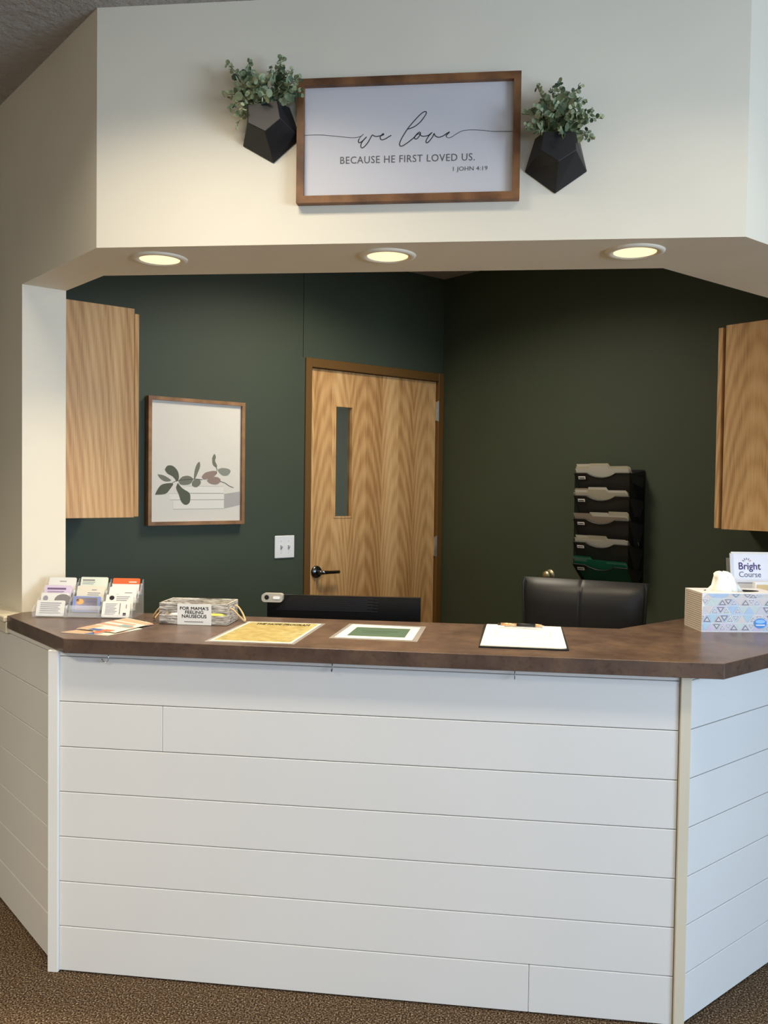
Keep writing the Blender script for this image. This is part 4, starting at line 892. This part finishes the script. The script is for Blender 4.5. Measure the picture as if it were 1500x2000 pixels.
# the sheet standing out of the slot
b = MB(); nn_ = 36; LVL = [(0.0, .055, .026, .0), (.015, .048, .021, .0), (.030, .040, .017, -.002), (.044, .033, .015, -.006), (.054, .029, .014, -.010), (.062, .027, .014, -.013), (.068, .020, .011, -.015), (.070, .008, .005, -.014)]
i0 = 0; V = []; F = []
for j, (h_, rx, ry, ox) in enumerate(LVL):
    for k in range(nn_):
        a = 2*PI*k/nn_; rip = 1 + .20*math.sin(3*a+j*.45) + .13*math.sin(7*a-j*.8) + .06*math.sin(13*a+j)
        V.append((.108+ox+rx*rip*math.cos(a), TD/2+ry*rip*math.sin(a), TH-.006+h_+.004*math.sin(3*a+1)*(j > 2)))
for j in range(len(LVL)-1):
    for k in range(nn_): F.append((j*nn_+k, j*nn_+(k+1) % nn_, (j+1)*nn_+(k+1) % nn_, (j+1)*nn_+k))
F.append(tuple((len(LVL)-1)*nn_+k for k in range(nn_))); b.add(V, F); b.build('tissue', M_tissue, tb, smooth=True)

# ------------------------------------------------------------------ brochure stand with Bright Course booklets
bs = thing('brochure_stand', 'clear acrylic stand behind the tissue box', 'brochure holder', (1.034, 3.345, ZT), 0.10)
BW = .150
MB().box(-BW/2, BW/2, -.035, .055, .0, .003).build('base_plate', M_acrylic, bs)
MB().add([(-BW/2, .01, .003), (BW/2, .01, .003), (BW/2, .05, .225), (-BW/2, .05, .225), (-BW/2, .013, .003), (BW/2, .013, .003), (BW/2, .053, .225), (-BW/2, .053, .225)], [(0, 1, 2, 3), (4, 5, 6, 7), (0, 1, 5, 4), (3, 2, 6, 7), (0, 3, 7, 4), (1, 2, 6, 5)]).build('back_plate', M_acrylic, bs)
MB().box(-BW/2, BW/2, -.034, -.031, .003, .135).build('front_plate', M_acrylic, bs)
for x in (-BW/2, BW/2-.003): MB().add([(x, -.034, .003), (x, .012, .003), (x, .033, .135), (x, -.034, .135), (x+.003, -.034, .003), (x+.003, .012, .003), (x+.003, .033, .135), (x+.003, -.034, .135)], [(0, 1, 2, 3), (4, 5, 6, 7), (0, 1, 5, 4), (2, 3, 7, 6), (0, 3, 7, 4)]).build('side_plate', M_acrylic, bs)
M_bro = mat('booklet_cover', srgb(226, 228, 238), .45); M_purple = mat('purple_ink', srgb(62, 42, 110), .6); M_slate = mat('slate_ink', srgb(98, 104, 130), .6)
for k in range(3):
    Mx = Matrix.Translation((1.034, 3.345, ZT+.008)) @ Matrix.Rotation(.10, 4, 'Z') @ Matrix.Translation((-.002+(.008 if k else 0), -.026+k*.010, .004+(.007 if k == 1 else .002)*bool(k))) @ Matrix.Rotation(math.radians(-10), 4, 'X')
    t = bpy.data.objects.new('booklet', None); COL.objects.link(t); t.matrix_world = Mx
    tag(t, ('pale booklet with Bright Course heading at the front of the acrylic stand', 'white booklet just behind the front one, its top edge showing', 'white booklet at the back of the acrylic stand')[k], 'booklet', 'booklets in the acrylic stand')
    MB().box(-.074, .074, 0, .0045, 0, .234).build('pages', M_bro if k == 0 else M_paper, t)
    if k == 0:
        MB().box(-.074, -.062, -.0008, 0, 0, .234).build('cover_stripe', mat('stripe_grey', srgb(206, 210, 222), .5), t)
        text_mesh('heading', 'Bright', .080, .034, M_purple, t, (-.004, -.0012, .186), UP, bold=.010)
        text_mesh('heading', 'Course', .080, .020, M_slate, t, (-.004, -.0012, .160), UP)
        b = MB()
        for q_, (aa, mi) in enumerate(((150, 0), (120, 0), (90, 1), (60, 1), (30, 2))):
            c0 = Vector((-.014, .202)); d_ = Vector((math.cos(math.radians(aa)), math.sin(math.radians(aa)))); nn2 = Vector((-d_.y, d_.x))*.0012
            P = [c0+d_*.011-nn2, c0+d_*.018-nn2, c0+d_*.018+nn2, c0+d_*.011+nn2]; b.poly([(p_.x, -.0012, p_.y) for p_ in P], mi)
        b.build('ray_logo', [M_purple, M_slate, C_or], t)
        b = MB(); b.box(-.05, .05, -.0012, -.0008, .128, .1295); b.build('print_lines', M_slate, t)
# small cream box behind the tissue box at the picture's right edge
sb = thing('card_pocket', 'low white pocket of tan cards behind the tissue box', 'card holder', (1.063, 3.275, ZT), 0.1)
MB().box(-.045, .075, -.012, .012, 0, .150, b=.001).build('pocket', M_white, sb)
MB().box(-.040, .070, -.0128, -.0122, .122, .142).build('tan_band', mat('tan_card', srgb(222, 190, 134), .5), sb)
